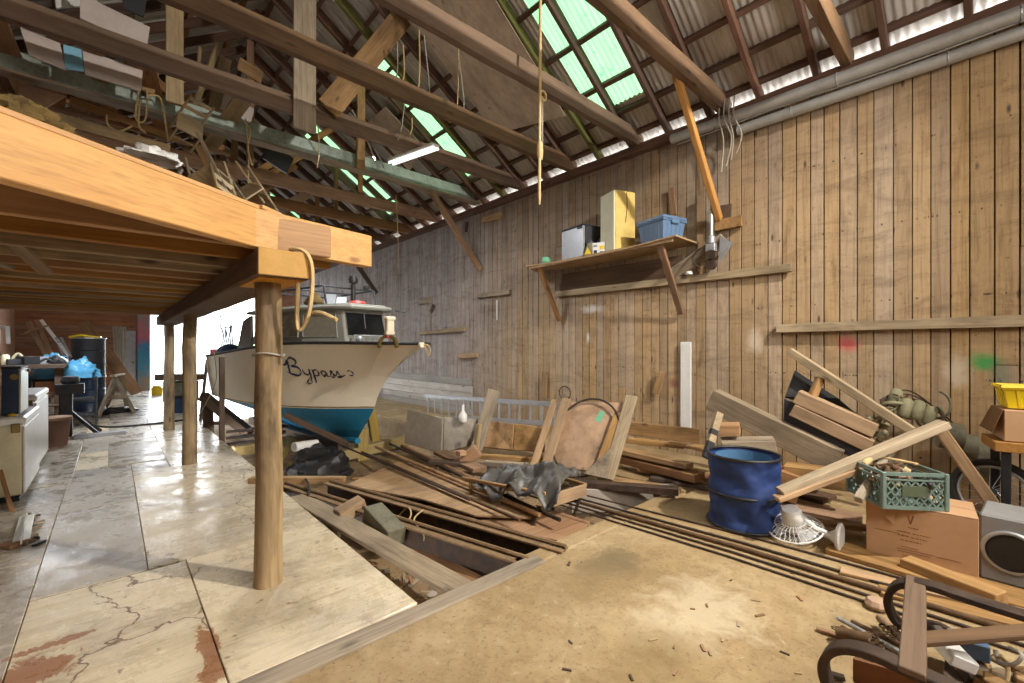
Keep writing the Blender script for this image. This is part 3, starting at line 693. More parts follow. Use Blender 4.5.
# ---------------------------------------------------------------- boat
PHI = R(8); TIP = Vector((2.973, 5.026, 0))
AX = Vector((-math.sin(PHI), math.cos(PHI), 0)); LT = Vector((-math.cos(PHI), -math.sin(PHI), 0))
B = lambda s, l, z: TIP + AX * s + LT * l + Vector((0, 0, z))
boat = thing('boat', TIP + AX * 2.6, 'cream and blue cabin cruiser resting on timbers, script name on its bow', 'boat', PHI)
ST = [  # keel, chine, mid, sheer as (s, l, z)
    ((1.53, .0, .10), (1.06, .0, .62), (.72, .0, 1.10), (0., .0, 1.56)),
    ((1.62, .0, .09), (1.18, .08, .62), (.92, .17, 1.11), (.27, .36, 1.56)),
    ((1.9, .0, .08), (1.75, .40, .60), (1.5, .46, 1.1), (1.1, .585, 1.57)),
    ((2.4, .0, .08), (2.4, .66, .59), (2.3, .76, 1.1), (2.0, .86, 1.565)),
    ((3.2, .0, .10), (3.2, .80, .58), (3.2, .88, 1.05), (3.1, .95, 1.50)),
    ((4.2, .0, .14), (4.2, .84, .58), (4.2, .92, 1.0), (4.2, .96, 1.42)),
    ((5.23, .0, .2), (5.23, .83, .6), (5.23, .90, .98), (5.23, .93, 1.35))]
def stat(k):
    i = min(int(k), len(ST) - 2); f = k - i
    if i == 0: return [Vector(a).lerp(Vector(b), f) for a, b in zip(ST[0], ST[1])]
    g = lambda j: ST[min(max(j, 1), len(ST) - 1)]
    out = []
    for q in range(4):
        p = [Vector(g(i + d)[q]) for d in (-1, 0, 1, 2)]
        out.append(.5 * ((2 * p[1]) + (p[2] - p[0]) * f + (2 * p[0] - 5 * p[1] + 4 * p[2] - p[3]) * f * f + (3 * p[1] - p[0] - 3 * p[2] + p[3]) * f ** 3))
    return out
def hullpt(k, h, side=1):
    """h 0..1 bottom, 1..3 topsides"""
    K, C, Mi, S = stat(k)
    if h <= 1: q = K.lerp(C, h)
    else:
        t = (h - 1) / 2; q = C * (2 * (t - .5) * (t - 1)) + Mi * (-4 * t * (t - 1)) + S * (2 * t * (t - .5))
    return B(q.x, q.y * side, q.z)
mb = MB(); ks = [0, .25, .5, .75, 1] + [1 + j / 5 for j in range(1, 26)]; hs = [0, .33, .66, 1] + [1 + j / 6 * 2 for j in range(1, 7)]
for side in (1, -1):
    b0 = len(mb.v)
    mb.v += [hullpt(k, h, side) for k in ks for h in hs]; nh = len(hs)
    for i in range(len(ks) - 1):
        for j in range(nh - 1):
            mb.f.append((b0 + i * nh + j, b0 + (i + 1) * nh + j, b0 + (i + 1) * nh + j + 1, b0 + i * nh + j + 1)); mb.mi.append(1 if j < 3 else 0)
nb = nh = len(hs); last = (len(ks) - 1) * nh; off = len(ks) * nh
mb.f.append(tuple(last + j for j in range(nh)) + tuple(off + last + j for j in range(nh - 1, -1, -1))); mb.mi.append(0)
mb.build('hull', ['hull', 'bottom'], boat, smooth=9)
# deck, rub rail, waterline stripe
mb = MB(); dk = ks
mb.v += [hullpt(k, 3, sd) + Vector((0, 0, -.012)) for k in dk for sd in (1, -1)]
for i in range(len(dk) - 1): mb.f.append((2 * i, 2 * i + 1, 2 * i + 3, 2 * i + 2)); mb.mi.append(0)
mb.build('deck', 'cabin', boat)
for sd in (1, -1):
    m2 = MB(); m2.tube([hullpt(k, 3, sd) + Vector((0, 0, .0)) for k in ks], .022, 8); m2.build('rub_rail', 'black', boat, smooth=50)
    m2 = MB(); m2.tube([hullpt(k, 1.04, sd) for k in ks], .010, 6); m2.build('boot_stripe', 'brass', boat, smooth=50)
m2 = MB(); m2.bar(B(-.02, 0, 1.5), B(.0, 0, 1.57), .08, .05); m2.build('bow_plate', 'hull', boat, bevel=.01)
m2 = MB(); m2.tube([B(1.5, 0, .09), B(2.4, 0, .06), B(5.2, 0, .17)], .05, 8); m2.build('keel', 'bottom', boat)
# cabin: plan tapers to the bow
ZD, ZR = 1.56, 2.07
lo = [(1.22, .36), (1.95, .64), (3.55, .74)]; hi = [(1.36, .34), (2.05, .58), (3.5, .66)]
mb = MB()
vs = [B(s, l, ZD) for s, l in lo] + [B(s, -l, ZD) for s, l in lo[::-1]]; vt = [B(s, l, ZR) for s, l in hi] + [B(s, -l, ZR) for s, l in hi[::-1]]
mb.add(vs + vt, [(i, (i + 1) % 6, 6 + (i + 1) % 6, 6 + i) for i in range(6)] + [tuple(range(5, -1, -1)), tuple(range(6, 12))])
mb.build('cabin', 'cabin', boat, bevel=.012)
def onface(a0, a1, b0, b1, u, w, off):
    p = a0.lerp(a1, u).lerp(b0.lerp(b1, u), w); n = (a1 - a0).cross(b0 - a0).normalized(); return p + n * off
def winpanel(name, i, u0, u1, w0, w1, mat, fr, sgn=1, k2=None):
    j = i + 1
    a0, a1, b0, b1 = vs[i], vs[j % 6], vt[i], vt[j % 6]
    n = (a1 - a0).cross(b0 - a0).normalized(); ctr = sum(vs, Vector()) / 6; sg = 1 if n.dot((a0 + a1) / 2 - ctr) > 0 else -1
    c = [onface(a0, a1, b0, b1, u, w, .008 * sg) for u, w in ((u0, w0), (u1, w0), (u1, w1), (u0, w1))]
    m2 = MB(); m2.prism(c, n * sg * .004); o = m2.build('window_pane', mat, boat)
    m3 = MB(); m3.tube(c, .011, 6, True); m3.build('pane_frame', fr, o, smooth=40)
winpanel('w', 0, .16, .96, .2, .86, 'curtain', 'cabin'); winpanel('w', 1, .06, .5, .2, .86, 'curtain', 'cabin'); winpanel('w', 1, .54, .92, .2, .86, 'glass', 'cabin')
winpanel('w', 5, .06, .94, .22, .9, 'glass', 'cabin'); winpanel('w', 4, .1, .9, .2, .86, 'glass', 'cabin'); winpanel('w', 3, .1, .9, .2, .86, 'glass', 'cabin')
# roof with a visor
rp_ = [(1.12, .34), (1.3, .45), (2.0, .68), (3.7, .78)]
mb = MB(); pl = [B(s, l, ZR - .01) for s, l in rp_] + [B(s, -l, ZR - .01) for s, l in rp_[::-1]]
mb.prism(pl, (0, 0, .055)); mb.build('cabin_roof', 'cabin', boat, bevel=.018)
mb = MB(); pl = [B(s + .1, l * .85, ZR + .045) for s, l in rp_] + [B(s + .1, -l * .85, ZR + .045) for s, l in rp_[::-1]]
mb.prism(pl, (0, 0, .03)); mb.build('roof_crown', 'cabin', boat, bevel=.01)
# wheelhouse slab at the stern side, hatch, roof rack, light, horn, red float on rack
mb = MB()
for sd in (1, -1):
    pts = [B(1.65, .42 * sd, ZR + .06), B(1.72, .42 * sd, ZR + .34), B(1.8, .42 * sd, ZR + .36), B(3.3, .5 * sd, ZR + .36), B(3.4, .5 * sd, ZR + .06)]
    mb.tube(pts, .016, 8)
for s in (1.8, 2.5, 3.3): mb.tube([B(s, .46, ZR + .36), B(s, -.46, ZR + .36)], .014, 8)
mb.build('roof_rack', 'charcoal', boat, smooth=50)
mb = MB(); mb.tube([B(1.72, -.05, ZR + .06), B(1.72, -.05, ZR + .42)], .035, 10); mb.lathe([(.02, 0), (.06, .02), (.07, .08), (.05, .13), (.0, .14)], B(1.72, -.05, ZR + .42)); mb.build('searchlight', 'black', boat, smooth=45)
mb = MB(); mb.lathe([(0, 0), (.10, .01), (.13, .04), (.1, .075), (0, .09)], B(1.55, -.02, ZR + .07), n=16); mb.build('float', 'red', boat, smooth=60)
mb = MB(); mb.box(B(1.75, -.3, ZR + .4), (.09, .07, .06)); mb.build('horn', 'black', boat, bevel=.01)
for k, (s, l) in enumerate(((2.0, .2), (2.2, -.1), (2.5, .25))):
    mb = MB(); mb.bar(B(s, l, ZR + .075), B(s + .3, l - .2, ZR + .3), .16, .02); mb.build('stowed_board', ('silver', 'clear', 'charcoal')[k], boat)
mb = MB(); mb.lathe([(.02, 0), (.14, .02), (.15, .05), (.05, .2), (.03, .22)], B(2.1, .38, ZR + .075), n=14); mb.build('stowed_lamp', 'insul', boat, smooth=50)
# hook at roof edge, wiper
mb = MB(); mb.tube([B(1.14, -.42, ZR), B(1.02, -.5, ZR - .02), B(1.0, -.56, ZR + .03)], .012, 6); mb.build('hook', 'black', boat)
mb = MB(); mb.tube([vt[0].lerp(vt[5], .5) + Vector((0, -.03, -.05)), vt[0].lerp(vt[5], .47).lerp(vs[0].lerp(vs[5], .47), .55) + Vector((0, -.03, 0))], .006, 5); mb.build('wiper', 'silver', boat)
mb = MB()
for k in range(7):
    q = .12 + k * .12; mb.tube([B(1.16, .36 - q * .7, ZD + .02), B(1.14, .36 - q * .7, ZD + .10)], .008, 5)
mb.tube([B(1.14, .3, ZD + .02), B(1.13, .28, ZD + .12), B(1.13, -.24, ZD + .12), B(1.14, -.28, ZD + .02)], .012, 6); mb.build('grab_rail', 'silver', boat, smooth=50)
mb = MB(); mb.lathe([(.0, 0), (.05, .01), (.055, .06), (.03, .10), (0, .105)], B(.95, .3, ZD + .0)); mb.build('deck_vent', 'alu', boat, smooth=50)
# anchor hung over the bow: stock with two flukes
A0 = P(388, 340, t=5.62)
mb = MB(); mb.box(A0 + Vector((.02, 0, .17)), (.10, .09, .16)); mb.box(A0 + Vector((.02, 0, .275)), (.13, .11, .05)); mb.box(A0 + Vector((.02, 0, .09)), (.12, .08, .05)); mb.build('anchor_stock', 'hull', boat, bevel=.012)
rt = Vector((CS, -SN, 0))
for sg in (-1, 1):
    mb = MB(); mb.tube(spline([A0 + rt * .02 * sg + Vector((0, 0, .05)), A0 + rt * .075 * sg + Vector((0, 0, .02)), A0 + rt * .11 * sg + Vector((0, 0, -.05)), A0 + rt * .105 * sg + Vector((0, 0, -.1))], 5), [.022] * 6 + [.026] * 6 + [.03, .028, .02, .012], 8); mb.build('anchor_fluke', 'insul', boat, smooth=50)
mb = MB(); mb.box(A0 + Vector((0, 0, .04)), (.05, .05, .04)); mb.build('anchor_shackle', 'red', boat, bevel=.008)
mb = MB(); q = B(-.03, -.02, 1.54)
mb.tube(spline([q, q + rt * .05 + Vector((0, 0, .0)), q + rt * .09 + Vector((0, 0, -.07)), q + rt * .06 + Vector((0, 0, -.14)), q + rt * .03 + Vector((0, 0, -.06)), q], 5), .009, 6); mb.build('bow_line', 'rope', boat, smooth=60)
# stern deck clutter: grey shelter panel, dark cushion, red crate, rods
mb = MB(); mb.prism([B(3.65, .72, 1.47), B(4.25, .74, 1.42), B(4.02, .72, 1.98), B(3.72, .7, 2.06)], LT * -.05); mb.build('cabin_wing', 'cabin', boat, bevel=.008)
mb = MB(); mb.grid(lambda a, b: B(4.3 + .45 * a, .55 + .4 * b, 1.42 + .16 * math.sin(a * 3.14) ** .5 * math.sin(b * 3.14) ** .5), 8, 8); mb.build('cushion', 'drum', boat, smooth=60)
mb = MB(); mb.box(B(4.95, .78, 1.42), (.3, .2, .12)); mb.build('red_crate', 'red', boat, bevel=.01)
for k in range(6):
    mb = MB(); s = 4.4 + k * .16; mb.tube(spline([B(s, .75, 1.4), B(s + .02, .74 - .02 * k, 1.7), B(s + (.05 if k % 2 else -.08), .7, 1.85 + .06 * (k % 3))], 4), .012, 6); mb.build('stern_rod', 'charcoal', boat, smooth=60)
mb = MB(); mb.tube(spline([B(3.9, .75, 2.2), B(4.3, .75, 1.95), B(4.7, .76, 1.88), B(5.1, .75, 2.15)], 6), .01, 6); mb.build('slack_cable', 'charcoal', boat, smooth=60)
# the painted name, brushed script strokes laid on the port bow
def nearest(s, z):
    best = None
    lo_, hi_ = 0., 6.
    hz = None
    for k in [x * .02 for x in range(50, 301)]:
        K, C, Mi, S = stat(k)
        for it in range(1):
            a, b = 1., 3.
            for _ in range(18):
                m = (a + b) / 2; t = (m - 1) / 2; zz = C.z * (2 * (t - .5) * (t - 1)) + Mi.z * (-4 * t * (t - 1)) + S.z * (2 * t * (t - .5))
                if zz < z: a = m
                else: b = m
            t = (a - 1) / 2; ss = C.x * (2 * (t - .5) * (t - 1)) + Mi.x * (-4 * t * (t - 1)) + S.x * (2 * t * (t - .5))
        d = abs(ss - s)
        if best is None or d < best[0]: best = (d, k, a)
    return hullpt(best[1], best[2], 1)
# letter frame: x right (toward the bow), y up; one unit = x-height
STROKES = [
    ([(-.9, 2.0), (-1.3, 1.7), (-1.1, 1.3), (-.5, 1.5), (-.1, 2.1), (-.25, 1.0), (-.35, .0)], .16),
    ([(-.1, 2.1), (.6, 2.5), (1.2, 2.1), (.9, 1.5), (.3, 1.25), (1.1, 1.1), (1.3, .4), (.7, -.1), (-.1, .05), (-.7, .3)], .16),
    ([(1.65, .9), (1.7, .3), (2.1, .1), (2.45, .6), (2.55, .95), (2.45, -.1), (2.2, -1.0), (1.8, -1.2), (1.75, -.8), (2.4, -.2)], .12),
    ([(2.95, .95), (2.95, .2), (2.8, -1.0), (2.9, .3), (3.3, .95), (3.65, .6), (3.4, .1), (3.0, .15)], .13),
    ([(4.55, .8), (4.2, .85), (3.95, .4), (4.2, .05), (4.55, .5), (4.6, .9), (4.6, .2), (4.9, .1)], .12),
    ([(5.0, .2), (5.35, .95), (5.45, .5), (5.55, .2), (5.3, .02), (5.05, .1)], .12),
    ([(5.7, .2), (6.05, .95), (6.15, .5), (6.25, .2), (6.0, .02), (5.75, .1), (6.4, .25), (6.8, .5)], .12),
    ([(7.3, .95), (7.6, 1.2), (7.85, .9), (7.6, .45), (7.25, .5)], .09)]
# frame: baseline end points in (s, z) on the hull
mb = MB(); UN = .072
S0, Z0 = 2.25, 1.11
def letter(x, y): return nearest(S0 - (x + 1.3) * UN * 1.72, Z0 + y * UN * 1.42 - x * .006)
for pts, wd in STROKES:
    sp_ = spline([Vector((x, y, 0)) for x, y in pts], 5); q = [letter(p.x, p.y) for p in sp_]
    n = len(q); w = [UN * wd * (.45 + 1.0 * abs(math.sin(i / max(1, n - 1) * 9.5))) for i in range(n)]
    mb.tube([p + LT * .002 + Vector((0, -.002, 0)) for p in q], w, 6)
mb.build('painted_name', 'ink', boat, smooth=60)
# ---------------------------------------------------------------- cradle under the boat
cr = thing('boat_cradle', (2.9, 7.0, -.3), 'timber cradle and skid carrying the cruiser over the pit', 'cradle')
beam('keel_skid', B(1.75, .1, -.02), B(5.3, .1, .02), .16, .14, 'darkwood', parent=cr)
beam('side_skid', P(285, 415, t=6.6), B(1.7, .05, .02), .1, .08, 'darkwood', parent=cr)
beam('cross_timber', B(1.75, .9, -.18), B(1.75, -1.1, -.1), .16, .16, 'khaki', parent=cr)
beam('cross_timber', B(3.6, 1.0, -.2), B(3.6, -1.1, -.2), .16, .16, 'khaki', parent=cr)
beam('upright', B(1.72, -.20, -.3), B(1.72, -.20, .22), .17, .12, 'khaki', parent=cr, up=(0, 1, 0))
beam('side_prop', B(1.95, -.62, -.2), B(1.85, -.40, .72), .14, .09, 'khaki', parent=cr, up=(0, 1, 0))
beam('side_prop', B(4.0, -.8, -.3), B(4.0, -.7, .6), .12, .1, 'khaki', parent=cr, up=(0, 1, 0))
# dark A-shaped prop on the port quarter
sh = thing('boat_prop', P(215, 440, t=8.2), 'dark timber trestle propping the stern side of the boat', 'trestle')
beam('leg', P(209, 440, t=8.4), P(207, 398, t=8.4), .16, .16, 'darkwood', parent=sh, up=(0, 1, 0))
beam('leg', P(250, 434, t=8.0), P(203, 396, t=8.3), .14, .16, 'darkwood', parent=sh)
beam('cross_rail', P(208, 423, t=8.35), P(232, 423, t=8.1), .06, .06, 'darkwood', parent=sh)
pp = P(222, 441, t=7.2); beam('mooring_pole', (pp.x, pp.y, -.4), (pp.x, pp.y, P(222, 357, t=7.2).z), .075, .075, 'darkwood', 'thin dark square pole standing by the deck edge before the hull', 'pole', up=(1, 0, 0))
pa, pb = P(200, 425, t=9.5), P(207, 360, t=9.5); beam('leaning_pole', pa, pb, .06, .06, 'darkwood', 'slanting dark pole beyond the boat stern', 'pole', up=(0, 1, 0))
cable('hanging_line', [P(214, 352, t=7.9), P(216, 380, t=7.8), P(205, 405, t=7.9), P(197, 418, t=8.)], .008, 'wire', 'thin line hanging from the boat stern to the deck', 'line')
# ---------------------------------------------------------------- pit: rails, timbers, sheets
def channel(name, p0, p1, hgt, wd, label):
    p0, p1 = Vector(p0), Vector(p1); r = thing(name, (p0 + p1) / 2 - Vector((0, 0, hgt)), label, 'beam', 0, None)
    dz = Vector((0, 0, -hgt / 2)); d = (p1 - p0).normalized(); nrm = Vector((-d.y, d.x, 0)).normalized()
    mb = MB(); mb.bar(p0 + dz, p1 + dz, .02, hgt)
    mb.build('web', 'steel', r, bevel=.003)
    for z in (-.009, -hgt + .009):
        m2 = MB(); m2.bar(p0 + Vector((0, 0, z)), p1 + Vector((0, 0, z)), wd, .018); m2.build('flange', 'dustrust' if z > -.05 else 'steel', r, bevel=.003)
    m2 = MB(); m2.tube([p0 + Vector((0, 0, .012)) - nrm * .02, p1 + Vector((0, 0, .012)) - nrm * .02], .016, 6); m2.build('rail_head', 'dustrust', r)
channel('railway_beam', P(527, 561, Z=.0), P(284, 484, Z=.0), .22, .12, 'black steel railway beam in the pit nearer the deck')
channel('railway_beam', P(565, 549, Z=.02), P(328, 482, Z=.02), .18, .11, 'black steel railway beam in the pit farther from the deck')
beam('pit_plank', P(297, 497, Z=-.03), P(480, 600, Z=-.05), .2, .035, 'grey', 'long weathered plank lying along the deck edge in the pit', 'plank')
beam('pit_plank', P(318, 500, Z=-.2), P(490, 595, Z=-.22), .2, .03, 'brown', 'second weathered plank deeper beside the first railway beam', 'plank', roll=.15)
beam('pit_board', P(250, 480, Z=.03), P(345, 480, Z=.03), .09, .07, 'tan', 'light board bridging the pit just right of the nearest post', 'board')
beam('wood_offcut', P(338, 517, Z=-.05), P(363, 503, Z=.02), .15, .13, 'tan', 'pale square offcut propped in the pit', 'block')
beam('timber_block', P(372, 512, Z=.03), P(396, 538, Z=-.08), .17, .16, 'fender', 'green-grey heavy timber block tipped against the railway beam', 'block')
mb = MB(); mb.prism([P(345, 487, Z=-.04), P(400, 462, Z=-.04), P(520, 505, Z=-.04), P(540, 520, Z=-.05), P(475, 517, Z=-.05), P(420, 500, Z=-.04)], (0, 0, .02))
tag(mb.build('plywood_sheet', 'tan', bevel=.003), 'dusty plywood sheet lying between the railway beams and the pipes', 'sheet')
mb = MB(); mb.prism([P(470, 525, Z=-.1), P(545, 508, Z=-.1), P(590, 524, Z=-.1), P(570, 545, Z=-.1)], (0, 0, .02)); tag(mb.build('plywood_sheet', 'brown', bevel=.003), 'dirty brown board under the tarp-draped barrow', 'sheet')
for k, (a, b, mt, r_, lb) in enumerate([((362, 452), (520, 520), 'rust', .016, 'dark thin pipe nearest the dusty plywood sheet'), ((376, 447), (540, 515), 'tan', .022, 'pale pole among the pipes crossing the pit'), ((390, 444), (560, 520), 'iron', .018, 'dark pipe beside the pale pole in the pit'),
                                     ((402, 446), (500, 492), 'brown', .03, 'brown round pole in the pit behind the tarp'), ((345, 447), (470, 500), 'iron', .012, 'thin dark rod across the far end of the dusty sheet')]):
    m2 = MB(); m2.tube([P(*a, Z=.03), P(*b, Z=.02)], r_, 8); tag(m2.build('pipe', mt, smooth=50), lb, 'pipe', 'pipes lying in the pit')
def debris(n, area, zf, seed, mats, smin, smax, name, label, cat, group):
    random.seed(seed)
    for i in range(n):
        p = area(); a = random.uniform(0, 6.28); L = random.uniform(smin, smax)
        q = Vector((p[0], p[1], zf(p[0], p[1]) + .012))
        d = Vector((math.cos(a), math.sin(a), random.uniform(-.05, .12))) * L / 2
        beam(name, q - d, q + d, L * random.uniform(.12, .4), random.uniform(.012, .03), random.choice(mats), label, cat, group, bevel=.002)
debris(90, lambda: (random.uniform(1.5, 2.5), random.uniform(2.4, 4.2)), gz, 5, ['tan', 'brown', 'grey', 'pale'], .03, .13, 'wood_scrap', 'small wood scrap lying in the pit dirt', 'scrap', 'wood scraps in the pit')
debris(60, lambda: (random.uniform(2.4, 4.0), random.uniform(2.6, 6.)), gz, 6, ['tan', 'brown', 'grey', 'darkwood'], .06, .3, 'wood_scrap', 'small wood scrap lying in the pit dirt', 'scrap', 'wood scraps in the pit')
for k, (u, v) in enumerate(((432, 585), (440, 578), (452, 590), (500, 575))):
    q = P(u, v, Z=-.2); m2 = MB(); m2.lathe([(0, 0), (.03, .006), (.04, .02), (.02, .035), (0, .04)], (q.x, q.y, gz(q.x, q.y) - .005), n=7); tag(m2.build('stone', 'concrete_slab'), 'small stone at the pit corner by the deck', 'stone', 'stones at the pit corner')
cable('loose_rope', [P(395, 520, Z=-.16), P(407, 508, Z=0), P(411, 515, Z=0), P(404, 530, Z=-.1), P(412, 548, Z=-.2)], .008, 'rope', 'short rope looped over the railway beam beside the green-grey block', 'rope')
cable('loose_rope', [P(423, 510, Z=.02), P(414, 520, Z=.02), P(424, 535, Z=-.05), P(422, 550, Z=-.2)], .008, 'rope', 'pale rope hanging over the middle of the railway beam', 'rope')
cable('loose_hose', [P(305, 478, Z=.05), P(309, 486, Z=.06), P(308, 497, Z=-.02), P(303, 503, Z=-.1)], .012, 'rubber', 'short black hose curling over the light board by the post', 'hose')
# black plastic heap with pipe ends
random.seed(9)
def crumple(c, rx, ry, rz, seed, nu=26, nv=18, amp=.35):
    def fn(a, b):
        th = a * 2 * math.pi; ph = b * math.pi / 2
        p = Vector((math.cos(th) * math.cos(ph), math.sin(th) * math.cos(ph), math.sin(ph)))
        k = 1 + amp * noise.noise(p * 2.3 + Vector((seed, 0, 0))) + amp * .5 * noise.noise(p * 6 + Vector((0, seed, 0)))
        return Vector((c[0] + rx * p.x * k, c[1] + ry * p.y * k, c[2] + rz * p.z * k))
    m = MB(); m.grid(fn, nu, nv); return m
c = P(320, 470, Z=-.2); tag(crumple((c.x, c.y, -.28), .42, .38, .36, 2).build('plastic_heap', 'black', smooth=35), 'crumpled black plastic heaped in the pit under the bow', 'plastic sheet')
m2 = MB()
m2.lathe([(.05, 0), (.075, 0), (.075, .4), (.05, .4), (.05, 0)], P(302, 455, t=5.7), P(330, 452, t=6.2) - P(302, 455, t=5.7), 16); tag(m2.build('drain_pipe', 'black', smooth=40), 'black pipe end on the plastic heap', 'pipe')
m2 = MB(); m2.lathe([(.05, 0), (.065, 0), (.065, .35), (.05, .35), (.05, 0)], P(294, 447, t=6.0), P(330, 442, t=6.5) - P(294, 447, t=6.), 16); tag(m2.build('drain_pipe', 'white', smooth=40), 'white pipe end lying behind the black pipe end', 'pipe')
beam('edge_channel', P(262, 472, Z=-.1), P(290, 440, Z=-.15), .2, .14, 'khaki', 'yellowish timber beam behind the nearest post', 'beam')
for k in range(3):
    beam('track_timber', P(228, 432 + k * 6, t=7.7 - k * .3), P(284, 426 + k * 6, t=7.2 - k * .3), .08, .05, 'steel', 'dark track rail lying beside the deck under the hull', 'rail', 'dark rails under the hull')
# ---------------------------------------------------------------- right wall fittings
def rbox(mb, c, d, rz=0., mi=0): return mb.box(c, d, Matrix.Rotation(rz, 3, 'Z'), mi)
WX = 5.985
wl = P(780, 328, X=WX); beam('ledge_board', (5.94, 1.78, 1.735), (5.94, -2.6, 1.745), .07, .10, 'pale', 'long yellowish ledge board fixed to the right wall above the junk pile', 'ledge', bevel=.004)
beam('long_batten', (5.945, 5.35, 2.47), (5.945, 1.62, 2.45), .045, .10, 'pale', 'long whitish worn batten nailed under the wall shelf', 'batten')
beam('shelf_backboard', (5.95, 5.2, 2.66), (5.95, 2.95, 2.66), .03, .3, 'darkwood', 'dark wide board on the wall under the shelf', 'board')
sh = thing('plank_shelf', (5.6, 4.3, 2.9), 'long sagging plywood shelf on two wooden braces high on the right wall', 'shelf')
s0, s1 = P(538, 267, X=5.55), P(655, 243, X=5.35)
mb = MB(); zt = 2.96
pa, pb = Vector((5.98, 5.9, zt)), Vector((5.98, 2.75, zt - .02))
qa, qb = Vector((5.38, 5.55, zt - .02)), Vector((5.33, 2.75, zt - .02))
mb.grid(lambda a, b: pa.lerp(pb, a).lerp(qa.lerp(qb, a), b) + Vector((0, 0, -.05 * math.sin(a * 3.14))), 12, 2); mb.build('shelf_board', 'ply', sh, solid=.022)
mb = MB(); mb.bar(qa.lerp(qb, .02) + Vector((.03, 0, -.04)), qa.lerp(qb, .98) + Vector((.03, 0, -.04)), .02, .05); mb.build('front_lip', 'tan', sh)
for (y, x0) in ((5.3, 5.44), (3.02, 5.4)):
    beam('shelf_brace', (x0, y, 2.91), (5.94, y - .04, 1.98), .09, .045, 'brown', parent=sh)
# fridge on the shelf
def mini_fridge(loc, w, d, h, label, rz, doorm, bodym, dth=.045):
    r = thing('mini_fridge', loc, label, 'fridge', rz); T = WM(r)
    mb = MB(); mb.box(T @ Vector((dth * .6, 0, h / 2)), (d - dth * 1.3, w, h), T.to_3x3()); mb.build('body', bodym, r, bevel=.008)
    dr = MB(); dr.box(T @ Vector((-d / 2 + dth / 2, 0, h / 2)), (dth, w, h - .02), T.to_3x3()); dr = dr.build('door', doorm, r, bevel=.01)
    hd = MB(); hd.box(T @ Vector((-d / 2 - .01, -w * .36, h * .93)), (.02, .1, .03), T.to_3x3()); hd.build('handle', 'charcoal', dr, bevel=.004)
    for sy in (-1, 1):
        f = MB(); f.lathe([(.02, 0), (.02, .02)], T @ Vector((d * .3, sy * w * .4, -.012)), n=8); f.build('foot', 'black', r)
    tp = MB(); tp.box(T @ Vector((0, 0, h + .008)), (d, w + .01, .02), T.to_3x3()); tp.build('top_panel', 'charcoal', r, bevel=.005)
    return r
shz = lambda y: 2.96 - .05 * math.sin(min(1, max(0, (5.8 - y) / 3.05)) * 3.14) + .004
mini_fridge((5.70, 4.55, shz(4.55) + .012), .52, .46, .50, 'small silver fridge with dark sides on the wall shelf', R(-8), 'silver', 'charcoal')
r = thing('storage_cabinet', (5.72, 3.88, shz(3.88)), 'tall narrow cream cabinet with a yellowed side standing on the wall shelf', 'cabinet', R(-20)); T = WM(r)
mb = MB(); mb.box(T @ Vector((0, 0, .46)), (.36, .36, .92), T.to_3x3()); mb.build('body', 'yellowed', r, bevel=.006)
mb = MB(); mb.box(T @ Vector((-.19, 0, .46)), (.02, .35, .91), T.to_3x3()); tag(mb.build('door', 'ivory', r, bevel=.004), 'ivory front panel')
mb = MB(); mb.tube([T @ Vector((.02, -.184, .9)), T @ Vector((.03, -.186, .7)), T @ Vector((.0, -.186, .45))], .006, 5); tag(mb.build('rust_streak', 'rust', r), 'brown streak down the yellowed side')
def tote(loc, w, d, h, rz, label, body, lid, name='tote', liddy=True):
    r = thing(name, loc, label, 'bin', rz); T = WM(r); mb = MB(); k = .86
    n = 4
    def ring(f, z): return [T @ Vector((sx * d / 2 * f, sy * w / 2 * f, z)) for sx, sy in ((-1, -1), (1, -1), (1, 1), (-1, 1))]
    a = ring(k, 0); b = ring(1, h); c = ring(.95, h); e = ring(k - .05, .015)
    fs = [(3, 2, 1, 0)]
    for i in range(4):
        j = (i + 1) % 4; fs += [(i, j, 4 + j, 4 + i), (4 + i, 4 + j, 8 + j, 8 + i), (8 + i, 8 + j, 12 + j, 12 + i)]
    fs.append((12, 13, 14, 15)); mb.add(a + b + c + e, fs); mb.build('tub', body, r, bevel=.006)
    rb = MB()
    for sx, sy in ((-1, 0), (0, -1), (0, 1), (1, 0)):
        for q in (-.6, -.2, .2, .6):
            if sx: p0 = Vector((sx * d / 2 * k, q * w / 2 * k, .01)); p1 = Vector((sx * d / 2, q * w / 2, h * .8))
            else: p0 = Vector((q * d / 2 * k, sy * w / 2 * k, .01)); p1 = Vector((q * d / 2, sy * w / 2, h * .8))
            rb.bar(T @ p0, T @ p1, .022, .008, up=T.to_3x3() @ Vector((sx, sy, .1)))
    rb.build('rib_set', body, r, bevel=.003)
    rm = MB(); rm.tube([T @ Vector((sx * d / 2 * 1.02, sy * w / 2 * 1.02, h - .015)) for sx, sy in ((-1, -1), (1, -1), (1, 1), (-1, 1))], .018, 6, True); rm.build('rim', lid, r)
    if liddy:
        ld = MB(); ld.box(T @ Vector((0, 0, h + .018)), (d * 1.08, w * 1.08, .045), T.to_3x3()); ld = ld.build('lid', lid, r, bevel=.01)
        for sy in (-1, 1):
            hl = MB(); hl.box(T @ Vector((0, sy * w * .53, h - .03)), (.14, .03, .06), T.to_3x3()); hl.build('handle', lid, r, bevel=.008)
    return r
tote((5.64, 3.12, shz(3.1)), .46, .42, .28, R(-14), 'blue lidded plastic tote at the right end of the wall shelf', 'tote', 'tote')
r = thing('coffee_maker_carton', (5.58, 4.11, shz(4.1)), 'small white carton with dark pictures between fridge and tall cabinet', 'carton', R(20)); T = WM(r)
mb = MB(); mb.box(T @ Vector((0, 0, .10)), (.16, .2, .2), T.to_3x3()); mb.build('carton', 'white', r, bevel=.004)
